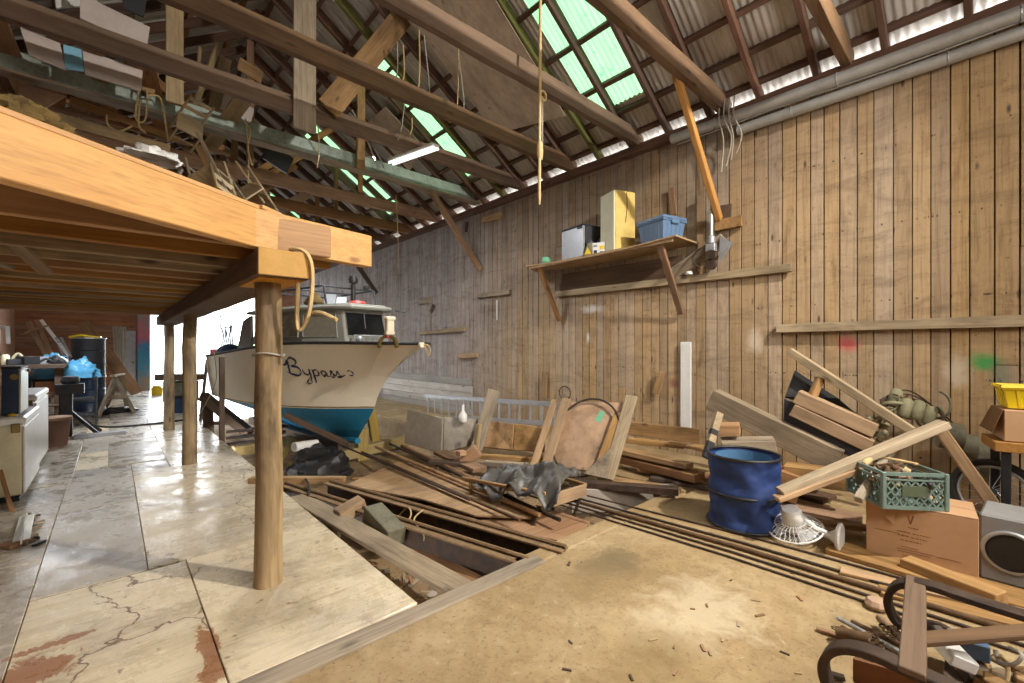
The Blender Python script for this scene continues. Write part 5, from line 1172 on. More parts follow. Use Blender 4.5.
# ---------------------------------------------------------------- speaker box
a, b = P(979, 577, Z=0), P(1040, 594, Z=0); d = (b - a).normalized(); L = .52; n = Vector((-d.y, d.x, 0)); n = n if n.x > 0 else -n; hS = .42
r = thing('subwoofer_box', a + d * L / 2 + n * .2, 'grey carpeted speaker box with a round black cone at the right edge', 'speaker', math.atan2(d.y, d.x))
mb = MB(); mb.box(a + d * L / 2 + n * .2 + Vector((0, 0, hS / 2)), (L, .4, hS), Matrix.Rotation(math.atan2(d.y, d.x), 3, 'Z')); mb.build('cabinet', 'speaker', r, bevel=.012)
c = a + d * .14 + Vector((0, 0, .21)) - n * .004
mb = MB(); mb.lathe([(.105, 0), (.13, 0), (.135, .008), (.125, .016), (.105, .014)], c, -n, 32); mb.build('trim_ring', 'silver', r, smooth=40)
mb = MB(); mb.lathe([(.112, .012), (.095, .012), (.04, -.035), (.03, -.02), (0, -.015)], c + -n * .006, -n, 32); mb.build('cone', 'black', r, smooth=50)
mb = MB(); mb.box(a + d * .3 + Vector((0, 0, .05)) - n * .004, (.05, .004, .02), Matrix.Rotation(math.atan2(d.y, d.x), 3, 'Z')); mb.build('badge', 'charcoal', r)
# ---------------------------------------------------------------- right edge: wheel, tray, box, yellow bin
c = P(993, 492, t=3.45); ax = Vector((-.9, .1, .25)).normalized(); qq = Vector((0, 0, 1)).rotation_difference(ax)
r = thing('bicycle_wheel', (c.x, c.y, 0), 'small spoked wheel with black tyre leaning behind the cardboard box', 'wheel'); RR = .23
ring = lambda rr, z=0: [c + qq @ Vector((rr * math.cos(k * .15708), rr * math.sin(k * .15708), z)) for k in range(40)]
MB().tube(ring(RR), .026, 10, True).build('tyre', 'rubber', r, smooth=60); MB().tube(ring(RR - .035), .012, 8, True).build('wheel_rim', 'galv', r, smooth=60)
mb = MB()
for k in range(16): a_ = k * .3927; mb.tube([c + qq @ Vector((.02 * math.cos(a_ + 1), .02 * math.sin(a_ + 1), .02 * (-1) ** k)), c + qq @ Vector(((RR - .04) * math.cos(a_), (RR - .04) * math.sin(a_), 0))], .002, 4)
mb.build('spokes', 'silver', r); MB().lathe([(0, -.04), (.025, -.04), (.025, .04), (0, .04)], c, ax, 12).build('hub', 'charcoal', r, smooth=40)
q = P(1004, 445, t=3.3); r = thing('stool', (q.x, q.y, 0), 'dark stool with a wooden top holding the small carton at the right edge', 'stool', R(10)); T = WM(r); zt = q.z + .03
mb = MB(); mb.box(T @ Vector((.1, -.18, zt - .03)), (.42, .5, .075), T.to_3x3()); mb.build('top', 'pine_under', r, bevel=.006)
for sx in (-.06, .26):
    for sy in (.0, -.36): beam('leg', T @ Vector((sx, sy, 0)), T @ Vector((sx, sy, zt - .07)), .05, .05, 'black', parent=r, up=(1, 0, 0))
beam('stretcher', T @ Vector((-.06, 0, zt * .4)), T @ Vector((-.06, -.36, zt * .4)), .03, .05, 'black', parent=r)
r2 = thing('cardboard_carton', (q.x + .1, q.y - .2, zt + .012), 'small open tan carton on the wooden-topped stool at the right edge', 'box', R(10)); T2 = WM(r2)
mb = MB(); mb.box(T2 @ Vector((.02, 0, .115)), (.34, .46, .23), T2.to_3x3()); mb.build('carton', 'cardboard', r2, bevel=.004)
mb = MB(); mb.prism([T2 @ Vector((-.16, .235, .23)), T2 @ Vector((.18, .235, .23)), T2 @ Vector((.18, .30, .06)), T2 @ Vector((-.16, .29, .06))], T2.to_3x3() @ Vector((0, .004, 0))); mb.build('flap', 'cardedge', r2)
tote((q.x + .12, q.y - .15, zt + .25), .36, .28, .17, R(10), 'yellow plastic tub on the small carton at the right edge', 'yellow', 'yellow', 'yellow_tub', False)
# ---------------------------------------------------------------- floor pipes and planks
for k, (x0, x1, r_, mt, lb) in enumerate([(3.22, 3.30, .008, 'iron', 'thin dark pipe, first from the cart side, along the concrete'), (3.30, 3.40, .009, 'iron', 'thin dark pipe, second from the cart side, along the concrete'), (3.37, 3.52, .017, 'rust', 'thick rusty pipe in the middle of the floor bundle'),
                                     (3.47, 3.66, .010, 'iron', 'dark pipe beside the thick rusty pipe'), (3.60, 3.86, .008, 'steel', 'thin dark pipe nearest the blue bin')]):
    m2 = MB(); m2.tube([(x0 - .12 + k * .01, 3.4 - k * .1, r_ + .003), ((x0 + x1) / 2, 1.3, r_ + .003), (x1, -.9, r_ + .003)], r_, 8); tag(m2.build('iron_pipe', mt, smooth=50), lb, 'pipe', 'pipes along the concrete floor')
beam('broad_plank', P(830, 546, Z=.02), (3.95, -.5, .02), .26, .035, 'tan', 'broad tan plank lying in front of the cardboard box', 'plank')
beam('square_timber', P(905, 563, Z=.05), P(1003, 601, Z=.05), .12, .09, 'tan', 'square tan timber on the floor by the cart, end cut clean', 'timber')
for k, (u, v, L_, w, lb) in enumerate([(840, 570, .9, .1, 'narrow tan slat beside the floor pipes'), (880, 590, .8, .12, 'tan slat seen through the cart frame')]):
    q = P(u, v, Z=.015); beam('loose_board', q, q + Vector((.2, -L_, 0)), w, .02, 'tan', lb, 'slat')

random.seed(77)
for k in range(26):
    u, v = random.uniform(560, 860), random.uniform(560, 680)
    q = P(u, v, Z=0); a_ = random.uniform(0, 3.1); L_ = random.uniform(.01, .03); d = Vector((math.cos(a_), math.sin(a_), 0)) * L_
    beam('wood_chip', q - d + Vector((0, 0, .004)), q + d + Vector((0, 0, .004)), L_ * .5, .006, random.choice(['brown', 'darkwood', 'pale']), 'tiny wood chip scattered on the concrete', 'chip', 'wood chips on the concrete', bevel=0, rough=0)
M['lamp'] = plain('lit_tube', 'ffffff', .4, dirt=0, bump=0); M['lamp'].node_tree.nodes['Principled BSDF'].inputs['Emission Color'].default_value = (.95, .98, 1, 1); M['lamp'].node_tree.nodes['Principled BSDF'].inputs['Emission Strength'].default_value = 1.2
# ---------------------------------------------------------------- hand barrow with tarp
r = thing('hand_barrow', P(530, 515, t=4.2) * Vector((1, 1, 0)) if False else (P(530, 515, t=4.2).x, P(530, 515, t=4.2).y, -.15), 'low metal hand barrow frame with a tan end board standing in the pit', 'barrow')
a0, a1 = P(462, 478, t=4.7), P(546, 494, t=3.95); b0, b1 = P(520, 466, t=5.1), P(586, 485, t=4.25)
for a, b in ((a0, a1), (b0, b1)): beam('side_rail', a, b, .035, .035, 'tan', parent=r)
eb = beam('end_board', P(543, 503, t=3.95), P(586, 490, t=4.25), .03, .12, 'tan', parent=r, up=(0, 0, 1))
for (u, v, t_, u1, v1) in ((539, 506, 3.95, 529, 534), (580, 498, 4.2, 567, 535), (553, 506, 4.3, 553, 528)):
    p = P(u, v, t=t_); q = P(u1, v1, t=t_ - .03); beam('leg', p, q, .025, .025, 'iron', parent=r, up=(1, 0, 0))
for f in (.12, .5): 
    p = a0.lerp(a1, f); beam('leg', p, (p.x, p.y, gz(p.x, p.y) - .02), .028, .028, 'tan', parent=r, up=(1, 0, 0))
mb = MB(); mb.tube([a0.lerp(a1, .3) + Vector((0, 0, -.02)), b0.lerp(b1, .3) + Vector((0, 0, -.02))], .014, 6); mb.build('cross_bar', 'iron', r)
random.seed(2)
def tarpfn(a, b):
    p = a0.lerp(a1, .15 + .95 * a).lerp(b0.lerp(b1, .1 + .85 * a), b); p = p.copy()
    e = min(1, b / .25); drape = -(1 - e) * .22 * (.5 + noise.noise(Vector((a * 5, 2, 0))))
    p.z += .05 + drape + .13 * math.exp(-((a - .75) ** 2) * 9 - (b - .5) ** 2 * 5) + .09 * noise.noise(Vector((a * 4, b * 4, 1))) + .06 * noise.noise(Vector((a * 10, b * 10, 5))) + .035 * abs(noise.noise(Vector((a * 22, b * 16, 9))))
    p += Vector((-.7, -.7, 0)) * (1 - e) * .10
    return p
mb = MB(); mb.grid(tarpfn, 50, 36); tag(mb.build('tarp', 'tarp', smooth=70, solid=.004), 'crumpled black plastic tarp draped over the hand barrow', 'tarp')
# ---------------------------------------------------------------- old sled cart at bottom right
r = thing('sled_cart', (2.5, .1, 0), 'old dark wooden sled frame with bent curled runners at lower right', 'sled')
def runner(x, y0, hgt, k2):
    path = [(x, -.9, hgt - .02), (x, y0 - .3, hgt), (x, y0 - .08, hgt + .01), (x + .0, y0 + .03, hgt - .03), (x, y0 + .07, hgt * .62), (x, y0 + .02, hgt * .34), (x, y0 - .12, .16), (x, y0 - .3, .07), (x, y0 - .6, .04), (x, -.9, .04)]
    sp_ = spline(path, 6); vs = []; fs = []
    n = len(sp_); w, th = .075, .03
    for i, p in enumerate(sp_):
        t_ = (sp_[min(i + 1, n - 1)] - sp_[max(i - 1, 0)]).normalized(); nn = Vector((1, 0, 0)).cross(t_).normalized()
        for sx, sn in ((-1, -1), (1, -1), (1, 1), (-1, 1)): vs.append(p + Vector((sx * w / 2, 0, 0)) + nn * sn * th / 2)
    for i in range(n - 1):
        for j in range(4): fs.append((i * 4 + j, i * 4 + (j + 1) % 4, i * 4 + 4 + (j + 1) % 4, i * 4 + 4 + j))
    fs += [(3, 2, 1, 0), tuple((n - 1) * 4 + j for j in range(4))]
    m = MB(); m.add(vs, fs); return m.build('bent_runner', 'iron', r, bevel=.004)
runner(2.93, .30, .34, 0); runner(2.14, .40, .33, 0)
beam('cross_plank', (2.98, .27, .345), (2.10, .20, .345), .075, .025, 'tie', parent=r)
beam('diagonal_plank', P(914, 640, Z=.33), P(1060, 630, Z=.34), .07, .025, 'tie', parent=r)
beam('strut', (2.93, -.15, .33), (2.93, -.3, .05), .05, .03, 'iron', parent=r, up=(1, 0, 0))
mb = MB(); mb.prism([(2.955, -.13, .31), (2.955, -.9, .31), (2.955, -.9, .1), (2.955, -.2, .1)], (.015, 0, 0)); tag(mb.build('side_panel', 'charcoal', r), 'dark sheet between the arms of the far runner')
M['rustpanel'] = plain('rust_brown_panel', '8a5a3c', .7, dirt=.5, dc='5c3a26', scale=4, bump=.2)
mb = MB(); mb.prism([(2.17, .38, .27), (2.17, .2, .3), (2.17, -.9, .30), (2.17, -.9, .06), (2.17, .1, .08), (2.17, .38, .18)], (.012, 0, 0)); tag(mb.build('side_panel', 'rustpanel', r), 'rust-brown sheet filling the near runner')
beam('bottom_slat', (2.2, -.1, .09), (2.9, -.1, .09), .5, .02, 'darkwood', parent=r)
beam('inner_bar', P(935, 628, Z=.2), P(975, 683, Z=.12), .04, .05, 'iron', parent=r)
random.seed(17)
stuff_ = [('wood_block', 'tan', (2.62, -.02), .11, 'tan block lying in the sled'), ('wood_block', 'pale', (2.6, -.12), .12, 'pale long block lying in the sled'), ('wood_block', 'tan', (2.72, -.1), .1, 'tan block against the far runner in the sled'), ('wood_block', 'brown', (2.48, -.04), .13, 'brown block beside the white packet in the sled')]
for nm, mt, (x, y), L_, lb in stuff_:
    a_ = random.uniform(0, 3); d = Vector((math.cos(a_), math.sin(a_), .1)) * L_ / 2; q = Vector((x, y, .15)); beam(nm, q - d, q + d, .06, .045, mt, lb, 'block')
q = P(955, 655, Z=.22); mb = MB(); mb.box(q, (.13, .09, .05), Matrix.Rotation(.5, 3, 'Z') @ Matrix.Rotation(.3, 3, 'X')); tag(mb.build('packet', 'white', bevel=.006), 'white packet lying in the sled', 'packet')
q = P(968, 645, Z=.2); mb = MB(); mb.box(q, (.09, .12, .07), Matrix.Rotation(.2, 3, 'Z')); tag(mb.build('small_box', 'tote', bevel=.004), 'grey-blue small box lying in the sled', 'box')
cable('hose_loop', [P(995, 650, Z=.25), P(1000, 662, Z=.22), P(1014, 664, Z=.24), P(1022, 655, Z=.28), P(1010, 648, Z=.27)], .008, 'wire', 'pale hose curling in the sled at the right edge', 'hose')
cable('hose_loop', [P(1000, 655, Z=.25), P(1008, 668, Z=.2), P(1006, 690, Z=.15)], .007, 'rope', 'thin rope end hanging in the sled at the right edge', 'rope')
for k in range(10):
    q = P(975 + 6 * k - (k % 3) * 6, 668 + (k % 4) * 5, Z=.13); a_ = random.uniform(0, 3); d = Vector((math.cos(a_), math.sin(a_), .12)) * .06; beam('wood_scrap', q - d, q + d, .04, .035, random.choice(['tan', 'pale', 'brown', 'grey']), 'wood scrap piled in the bottom of the sled', 'scrap', 'wood scraps in the sled')
# rusty tools left of the sled
for k, (a, b, r_, mt, lb) in enumerate([((838, 618), (905, 655), .012, 'galv', 'shiny bar among the rusty tools by the sled'), ((842, 628), (900, 662), .016, 'rust', 'rusty rod nearest the floor edge by the sled'), ((852, 622), (915, 652), .014, 'rust', 'brown rod in the heap by the sled'), ((880, 618), (918, 655), .022, 'tan', 'wooden handle in the tool heap by the sled'), ((836, 632), (872, 640), .03, 'rust', 'stubby rusty tool head by the sled')]):
    m2 = MB(); m2.tube([P(*a, Z=.05), P(*b, Z=.07)], r_, 8); tag(m2.build('tool', mt, smooth=50), lb, 'tool')
for k in range(16):
    q = P(868 + 3.2 * k % 34 + random.uniform(-3, 3), 626 + random.uniform(0, 24), Z=.07); m2 = MB(); m2.tube([q + Vector((.02 * math.cos(j * .785), .013 * math.sin(j * .785), .006 * (k % 3))) for j in range(8)], .005, 5, True); tag(m2.build('chain_link', 'rust', smooth=50), 'rusty chain link heaped by the sled', 'link', 'rusty chain heap by the sled')
q = P(877, 604, Z=.03); mb = MB(); mb.lathe([(0, -.025), (.05, -.02), (.06, .0), (.045, .025), (0, .03)], q, n=9); tag(mb.build('brick_piece', 'orangepanel', smooth=30), 'orange brick piece on the floor left of the curled runner', 'brick')
beam('short_stick', P(817, 629, Z=.012), P(842, 637, Z=.012), .03, .018, 'brown', 'short dark stick on the concrete left of the tool heap', 'stick')
beam('short_stick', P(822, 672, Z=.02), P(845, 678, Z=.02), .03, .02, 'iron', 'short black stick on the concrete below the near runner', 'stick')
# ---------------------------------------------------------------- left side appliances
def chest(x0, x1, y0, y1, h, label, side, front):
    r = thing('chest_freezer', ((x0 + x1) / 2, (y0 + y1) / 2, 0), label, 'freezer')
    mb = MB(); mb.box(((x0 + x1) / 2 - .01, (y0 + y1) / 2, (h - .09) / 2 + .03), (x1 - x0 - .02, y1 - y0, h - .15)); mb.build('body', side, r, bevel=.012)
    mb = MB(); mb.box((x1 - .008, (y0 + y1) / 2, (h - .09) / 2 + .03), (.016, y1 - y0 - .02, h - .17)); mb.build('front_panel', front, r, bevel=.006)
    mb = MB(); mb.box(((x0 + x1) / 2, (y0 + y1) / 2, h - .045), (x1 - x0 + .01, y1 - y0 + .01, .085)); mb.build('lid', front, r, bevel=.02)
    mb = MB(); mb.box((x1 - .06, y0 - .012, h - .11), (.06, .025, .09)); mb.build('latch', 'brass', r, bevel=.006)
    mb = MB(); mb.box(((x0 + x1) / 2, (y0 + y1) / 2, .02), (x1 - x0 - .08, y1 - y0 - .06, .04)); mb.build('plinth', 'black', r)
chest(-1.35, -.63, 6.42, 7.6, .83, 'cream chest freezer with a brass latch on the left', 'cream', 'white')
chest(-1.4, -.66, 7.66, 9.0, .95, 'white chest freezer standing behind the latched cream freezer', 'white', 'white')
chest(-1.5, -.78, 4.9, 6.3, .9, 'white rounded freezer cut off by the left edge', 'white', 'white')
r = mini_fridge((-.93, 6.82, .835), .52, .52, .46, 'small dark fridge with white front standing on the latched cream freezer', R(180), 'white', 'drum', .016)
mb = MB(); mb.lathe([(0, 0), (.03, 0), (.028, .004), (0, .005)], P(14, 377, Y=6.555), (0, -1, 0), 20); mb.build('round_sticker', 'brass', r)
mb = MB(); mb.lathe([(0, 0), (.035, .004), (.03, .02), (0, .03)], (-.72, 6.5, .83), n=10); tag(mb.build('sponge', 'yellow', smooth=40), 'small yellow lump on the latched cream freezer', 'sponge')
mb = MB(); mb.grid(lambda a, b: P(0, 300, t=4.1) * 0 + Vector((-1.2 + .46 * a, 6.0 + .05 * math.sin(b * 3), .92 + .62 * b - .1 * a * a)), 6, 10); tag(mb.build('curved_panel', 'pine_under', smooth=50, solid=.03), 'orange-brown curved wooden panel on the left edge freezer', 'panel')
# broom and dustpan
beam('broom_handle', P(0, 470, t=4.1), P(20, 538, t=4.0), .03, .03, 'brown', 'brown broom handle leaning at the left edge', 'broom', up=(0, 1, 0))
q0 = P(24, 532, Z=.01); r = thing('dustpan', (q0.x, q0.y, 0), 'white dustpan lying on the deck beside the broom handle', 'dustpan'); mb = MB(); mb.bar(P(21, 541, Z=.03), P(27, 516, Z=.03), .09, .015); mb.build('pan', 'white', r, bevel=.003)
mb = MB(); mb.bar(P(21, 541, Z=.05), P(27, 516, Z=.05), .01, .05); mb.build('pan_rim', 'white', r)
debris(18, lambda: tuple(P(random.uniform(26, 40), random.uniform(515, 545), Z=0))[:2], lambda x, y: 0, 8, ['darkwood', 'grey', 'black'], .03, .1, 'sweepings', 'dark swept scrap on the deck beside the dustpan', 'scrap', 'sweepings by the dustpan')
beam('deck_offcut', P(4, 547, Z=.02), P(24, 540, Z=.02), .12, .03, 'brown', 'brown offcut on the deck under the broom', 'offcut')
# pot, machine stand, rack, bags, drums
q = P(53, 446, Z=0); r = thing('bucket', (q.x, q.y, 0), 'brown bucket standing on the deck beyond the freezers', 'bucket'); mb = MB(); mb.lathe([(.0, .005), (.16, .0), (.2, .42), (.21, .44), (.19, .44), (.15, .04), (0, .03)], (q.x, q.y, 0), n=24); mb.build('shell', 'terracotta', r, smooth=40)
mb = MB(); mb.lathe([(.205, .40), (.215, .41), (.215, .44), (.2, .445)], (q.x, q.y, 0), n=24); mb.build('rim', 'brown', r, smooth=40)
q = P(66, 438, Z=0); r = thing('engine_stand', (q.x, q.y, 0), 'black upright engine stand on the deck beside the bucket', 'stand')
mb = MB(); mb.box((q.x, q.y, .4), (.16, .2, .75)); mb.build('column', 'black', r, bevel=.02); mb = MB(); mb.box((q.x + .05, q.y, .82), (.34, .3, .16)); mb.lathe([(.1, 0), (.12, .05), (.1, .12), (0, .14)], (q.x + .05, q.y, .9), n=16); mb.build('motor', 'charcoal', r, bevel=.01)
for dx, dy in ((.4, -.1), (.42, .3), (-.3, .1)): beam('leg', (q.x, q.y, .5), (q.x + dx, q.y + dy, .02), .05, .05, 'black', parent=r)
beam('foot_plate', (q.x + .1, q.y - .15, .03), (q.x + .75, q.y - .15, .03), .2, .06, 'alu', parent=r)
q = P(88, 412, t=8.6); r = thing('steel_rack', (q.x - .3, q.y, 0), 'dark open steel rack in front of the stacked drums', 'rack')
x0, x1, y0, y1 = q.x - .75, q.x + .12, q.y - .2, q.y + .35
for x in (x0, x1):
    for y in (y0, y1): beam('leg', (x, y, 0), (x, y, .95), .035, .035, 'black', parent=r, up=(1, 0, 0))
for z in (.2, .5, .9):
    for y in (y0, y1): beam('rail', (x0, y, z), (x1, y, z), .025, .035, 'black', parent=r)
    m2 = MB(); m2.box(((x0 + x1) / 2, (y0 + y1) / 2, z + .02), (x1 - x0, y1 - y0, .012)); m2.build('tray', 'charcoal', r)
c = Vector((q.x - .25, q.y + .0, .95)); tag(crumple((c.x - .22, c.y + .05, .93), .3, .26, .4, 5).build('blue_bag', 'bluebag', smooth=40), 'crumpled dark blue bag on the steel rack, left of the bright one', 'bag')
tag(crumple((c.x + .14, c.y - .05, .93), .27, .22, .34, 8).build('blue_bag', 'bluebag', smooth=40), 'crumpled bright blue plastic bag on the steel rack', 'bag')
q = P(88, 416, t=9.75); dx_, dy_ = q.x, q.y + .3
for k, (z, lb) in enumerate(((0, 'lower dark blue drum of the stack at the back left'), (.87, 'upper dark drum of the stack at the back left'))):
    r = thing('oil_drum', (dx_, dy_, z), lb, 'drum', 0, 'stacked drums'); mb = MB(); mb.lathe([(.0, .01), (.28, .0), (.295, .02), (.285, .04), (.285, .27), (.3, .285), (.285, .3), (.285, .56), (.3, .575), (.285, .59), (.285, .82), (.295, .84), (.29, .86), (.27, .86), (.27, .8), (0, .8)], (dx_, dy_, z), n=32); mb.build('shell', 'drum' if k == 0 else 'charcoal', r, smooth=40)
    mb = MB(); mb.tube([(dx_ + .295 * math.cos(j * .2618), dy_ + .295 * math.sin(j * .2618), z + .85) for j in range(24)], .014, 6, True); mb.build('rim', 'silver', r, smooth=60)
cable('yellow_hose', [(dx_ - .3, dy_ - .1, 1.74), (dx_ - .1, dy_ - .28, 1.78), (dx_ + .15, dy_ - .2, 1.74), (dx_ + .2, dy_ + .1, 1.75)], .025, 'yellow', 'yellow hose curled on the upper drum', 'hose')
# sawhorse
q = P(116, 415, Z=0); r = thing('sawhorse', (q.x, q.y, 0), 'pale A-frame sawhorse on the deck near the open end', 'sawhorse')
top = P(115, 379, t=9.8)
for (u, v) in ((98, 417), (134, 412), (104, 411), (127, 407)): beam('leg', (top.x + (.1 if u in (104, 127) else 0), top.y + (.5 if u in (104, 127) else 0), .85), P(u, v, Z=.02), .05, .09, 'grey', parent=r, up=(.5, .8, 0))
beam('top_rail', (top.x - .05, top.y - .15, .88), (top.x + .15, top.y + .8, .88), .09, .05, 'pale', parent=r)
beam('cross_rail', P(105, 398, t=9.9), P(126, 396, t=9.8), .03, .09, 'grey', parent=r)
mb = MB(); q = P(118, 411, Z=.02); tag(crumple((q.x, q.y, 0), .4, .3, .1, 12).build('dark_rag', 'black', smooth=40), 'dark rag heap on the deck under the sawhorse', 'rag')
# bench at back left with clutter
q = P(45, 361, t=9.6); r = thing('workbench', (-1.35, 11.4, 0), 'dark workbench along the back left under hanging clutter', 'workbench')
mb = MB(); mb.box((-1.35, 11.4, 1.18), (1.5, .8, .07)); mb.build('worktop', 'darkwood', r, bevel=.006)
for x in (-2.0, -.7):
    for y in (11.1, 11.7): beam('leg', (x, y, 0), (x, y, 1.15), .08, .08, 'darkwood', parent=r, up=(1, 0, 0))
beam('shelf_board', (-2.05, 11.4, .5), (-.65, 11.4, .5), .7, .04, 'darkwood', parent=r)
random.seed(40)
for k in range(22):
    x = random.uniform(-2.0, -.7); y = random.uniform(11.1, 11.6); z = random.choice((1.22, 1.22, .53)); s_ = random.uniform(.08, .2); m2 = MB(); kind = k % 3
    if kind == 0: m2.lathe([(0, 0), (s_ * .4, 0), (s_ * .4, s_ * 1.1), (s_ * .25, s_ * 1.3), (0, s_ * 1.3)], (x, y, z), n=14); nm, lb = 'can', 'small can on the dark back workbench'
    elif kind == 1: m2.box((x, y, z + s_ * .35), (s_ * 1.4, s_, s_ * .7), Matrix.Rotation(random.uniform(0, 3), 3, 'Z')); nm, lb = 'small_box', 'small box on the dark back workbench'
    else: m2.tube(spline([(x, y, z + .02), (x + .1, y, z + s_), (x + .2, y - .05, z + .03)], 5), .02, 8); nm, lb = 'hose_piece', 'curved hose piece on the dark back workbench'
    tag(m2.build(nm, random.choice(['alu', 'black', 'white', 'brown', 'galv', 'charcoal', 'cream']), bevel=.003 if kind == 1 else 0, smooth=40), lb, 'clutter', nm.replace('_', ' ') + ' items on the workbench')
for k, (a, b, w, mt, lb) in enumerate([((28, 322), (48, 357), .1, 'tan', 'tan board leaning over the workbench, leftmost'), ((36, 320), (52, 356), .07, 'brown', 'brown board leaning over the workbench'), ((41, 320), (69, 356), .06, 'white', 'long white strip leaning over the workbench'), ((22, 334), (45, 326), .12, 'tan', 'short tan board crossing the leaning boards'), ((83, 322), (137, 393), .25, 'brown', 'wide brown plank leaning beside the drums')]):
    t_ = 9.3 if k < 4 else 11.; beam('leaning_board', P(*a, t=t_ + .6), P(*b, t=t_), .03, w, mt, lb, 'board', up=(1, 0, .3))
r = thing('step_ladder', P(62, 356, t=9.4), 'silver step ladder leaning above the workbench', 'ladder')
for a, b in (((56, 338), (64, 357)), ((61, 338), (71, 357))): beam('side_rail', P(*a, t=9.6), P(*b, t=9.3), .04, .05, 'alu', parent=r, up=(0, 1, 0))
for f in (.2, .5, .8): beam('rung', P(56 + 8 * f, 338 + 19 * f, t=9.5), P(61 + 10 * f, 338 + 19 * f, t=9.5), .04, .03, 'alu', parent=r)
for k, (u, v, s_) in enumerate(((18, 328, 7), (28, 343, 7), (39, 355, 8), (3, 335, 9))):
    t_ = 14.5 if k < 3 else 9.; r = thing('bracket_frame', P(u, v, t=t_), ('white bracket frame hung highest on the back wall', 'white bracket frame hung in the middle on the back wall', 'white stool frame standing lowest before the back wall', 'white frame at the left edge under the loft')[k], 'frame')
    for du in (-.5, .5): beam('upright', P(u + du * s_, v - s_, t=t_), P(u + du * s_ * 1.2, v + s_, t=t_), .06, .06, 'white', parent=r, up=(1, 0, 0))
    beam('bar', P(u - .6 * s_, v - s_, t=t_), P(u + .6 * s_, v - s_ * .8, t=t_), .06, .06, 'white', parent=r)
for k in range(4):
    q = P(113 + 2.6 * k, 326, t=12.5); cable('hanging_hose', [q, q + Vector((.02, 0, -.35)), q + Vector((.05, .0, -.95 - .05 * k)), q + Vector((.1, .02, -.55)), q + Vector((.09, .0, -.02))], .025, 'wire', 'pale coiled hose hanging on the back wall', 'hose', 'pale hoses hanging at the back')
r = thing('door_panel', P(129, 395, t=14.4), 'grey door panel at the back wall beside the painted pillar', 'door'); a, b = P(123, 395, Y=20.35), P(136, 395, Y=20.35)
mb = MB(); mb.box(((a.x + b.x) / 2, 20.35, 1.05), (b.x - a.x, .05, 2.1)); mb.build('leaf', 'alu', r, bevel=.006); mb = MB(); mb.lathe([(0, 0), (.03, .0), (.035, .05), (0, .06)], (b.x - .08, 20.32, 1.0), (0, -1, 0), 12); mb.build('knob', 'brass', r)
a, b = P(137, 395, Y=20.2), P(150, 395, Y=20.2)
def graff():
    m = N('painted_pillar'); o = m.coord(False); sx = m.n.new('ShaderNodeSeparateXYZ'); m.l.new(o, sx.inputs[0])
    h_ = m.math('ADD', m.math('MULTIPLY', sx.outputs[2], .35), m.math('MULTIPLY', m.math('SUBTRACT', m.noise(o, 5., 3), .5), .5))
    col = m.ramp(h_, [(.15, hexc('8a7f6f')), (.28, hexc('4f8fae')), (.52, hexc('3f8fc0')), (.62, hexc('c06a86')), (.8, hexc('b47a86')), (.95, hexc('8f8b84'))])
    return m.out(col, .7)
M['graffiti'] = graff()
mb = MB(); mb.box(((a.x + b.x) / 2, 20.2, 2.1), (b.x - a.x, .3, 4.2)); tag(mb.build('trim_pillar', 'graffiti', bevel=.01), kind='structure')
q = P(157, 395, t=14); mb = MB(); mb.lathe([(0, 0), (.14, 0), (.15, .22), (.1, .28), (.1, .3), (0, .3)], (q.x, q.y, .005), n=16); tag(mb.build('yellow_can', 'yellow', smooth=40), 'yellow can standing at the open end beside the painted pillar', 'can')
r = thing('dock_bench', (P(181, 410, Z=0).x, P(181, 410, Z=0).y, 0), 'dark bench on the deck between the far round posts', 'bench'); t_ = 10.6
beam('top_plank', P(161, 377, t=t_), P(201, 377, t=t_), .4, .14, 'darkwood', parent=r)
mb = MB(); p_ = P(181, 393, t=t_ + .1); mb.box((p_.x, p_.y, .45), (.65, .3, .5), Matrix.Rotation(-YAW, 3, 'Z')); mb.build('side_board', 'fender', r)
for u in (168, 194): p_ = P(u, 400, t=t_); beam('leg', (p_.x, p_.y, 0), (p_.x, p_.y, .8), .09, .09, 'darkwood', parent=r, up=(1, 0, 0))
p_ = P(180, 405, t=t_ - .4); r = thing('dark_crate', (p_.x, p_.y, 0), 'small dark blue crate on the deck before the bench', 'crate'); mb = MB(); mb.box((p_.x, p_.y, .18), (.36, .3, .34), Matrix.Rotation(-YAW, 3, 'Z')); mb.build('tub', 'drum', r, bevel=.01); mb = MB(); mb.box((p_.x, p_.y, .36), (.38, .32, .04), Matrix.Rotation(-YAW, 3, 'Z')); mb.build('rim', 'black', r, bevel=.006)
cable('deck_hose', [P(88, 424, Z=.02), P(110, 427, Z=.02), P(150, 424, Z=.02), P(168, 422, Z=.02), P(190, 419, Z=.02)], .018, 'black', 'dark hose lying across the deck by the far posts', 'hose')
# ---------------------------------------------------------------- up among the roof beams
def upslab(name, pts, Yp, th, mat, label, cat='board', group=None):
    c = [P(u, v, Y=Yp) for u, v in pts]; m = MB(); m.prism(c, (0, th, 0)); return tag(m.build(name, mat, bevel=.003), label, cat, group)
upslab('stored_board', [(80, -12), (100, 3), (150, 27), (147, 48), (80, 18)], 6.9, .03, 'pinkboard', 'large pale painted board stored behind the dark tie beam at upper left')
upslab('stored_board', [(20, 27), (60, 43), (66, 70), (29, 55)], 6.95, .03, 'pinkboard', 'pinkish stained board with a torn spot above the green beam')
upslab('stored_board', [(63, 44), (81, 49), (84, 71), (65, 68)], 6.93, .03, 'skyblue', 'small sky blue board above the green beam')
upslab('stored_board', [(82, 49), (143, 70), (141, 91), (85, 74)], 6.97, .03, 'pinkboard', 'long pale board right of the small sky blue board')
upslab('stored_board', [(122, -8), (147, -2), (144, 17), (124, 8)], 7.2, .03, 'charcoal', 'dark grey board at the top edge above the long pale boards')
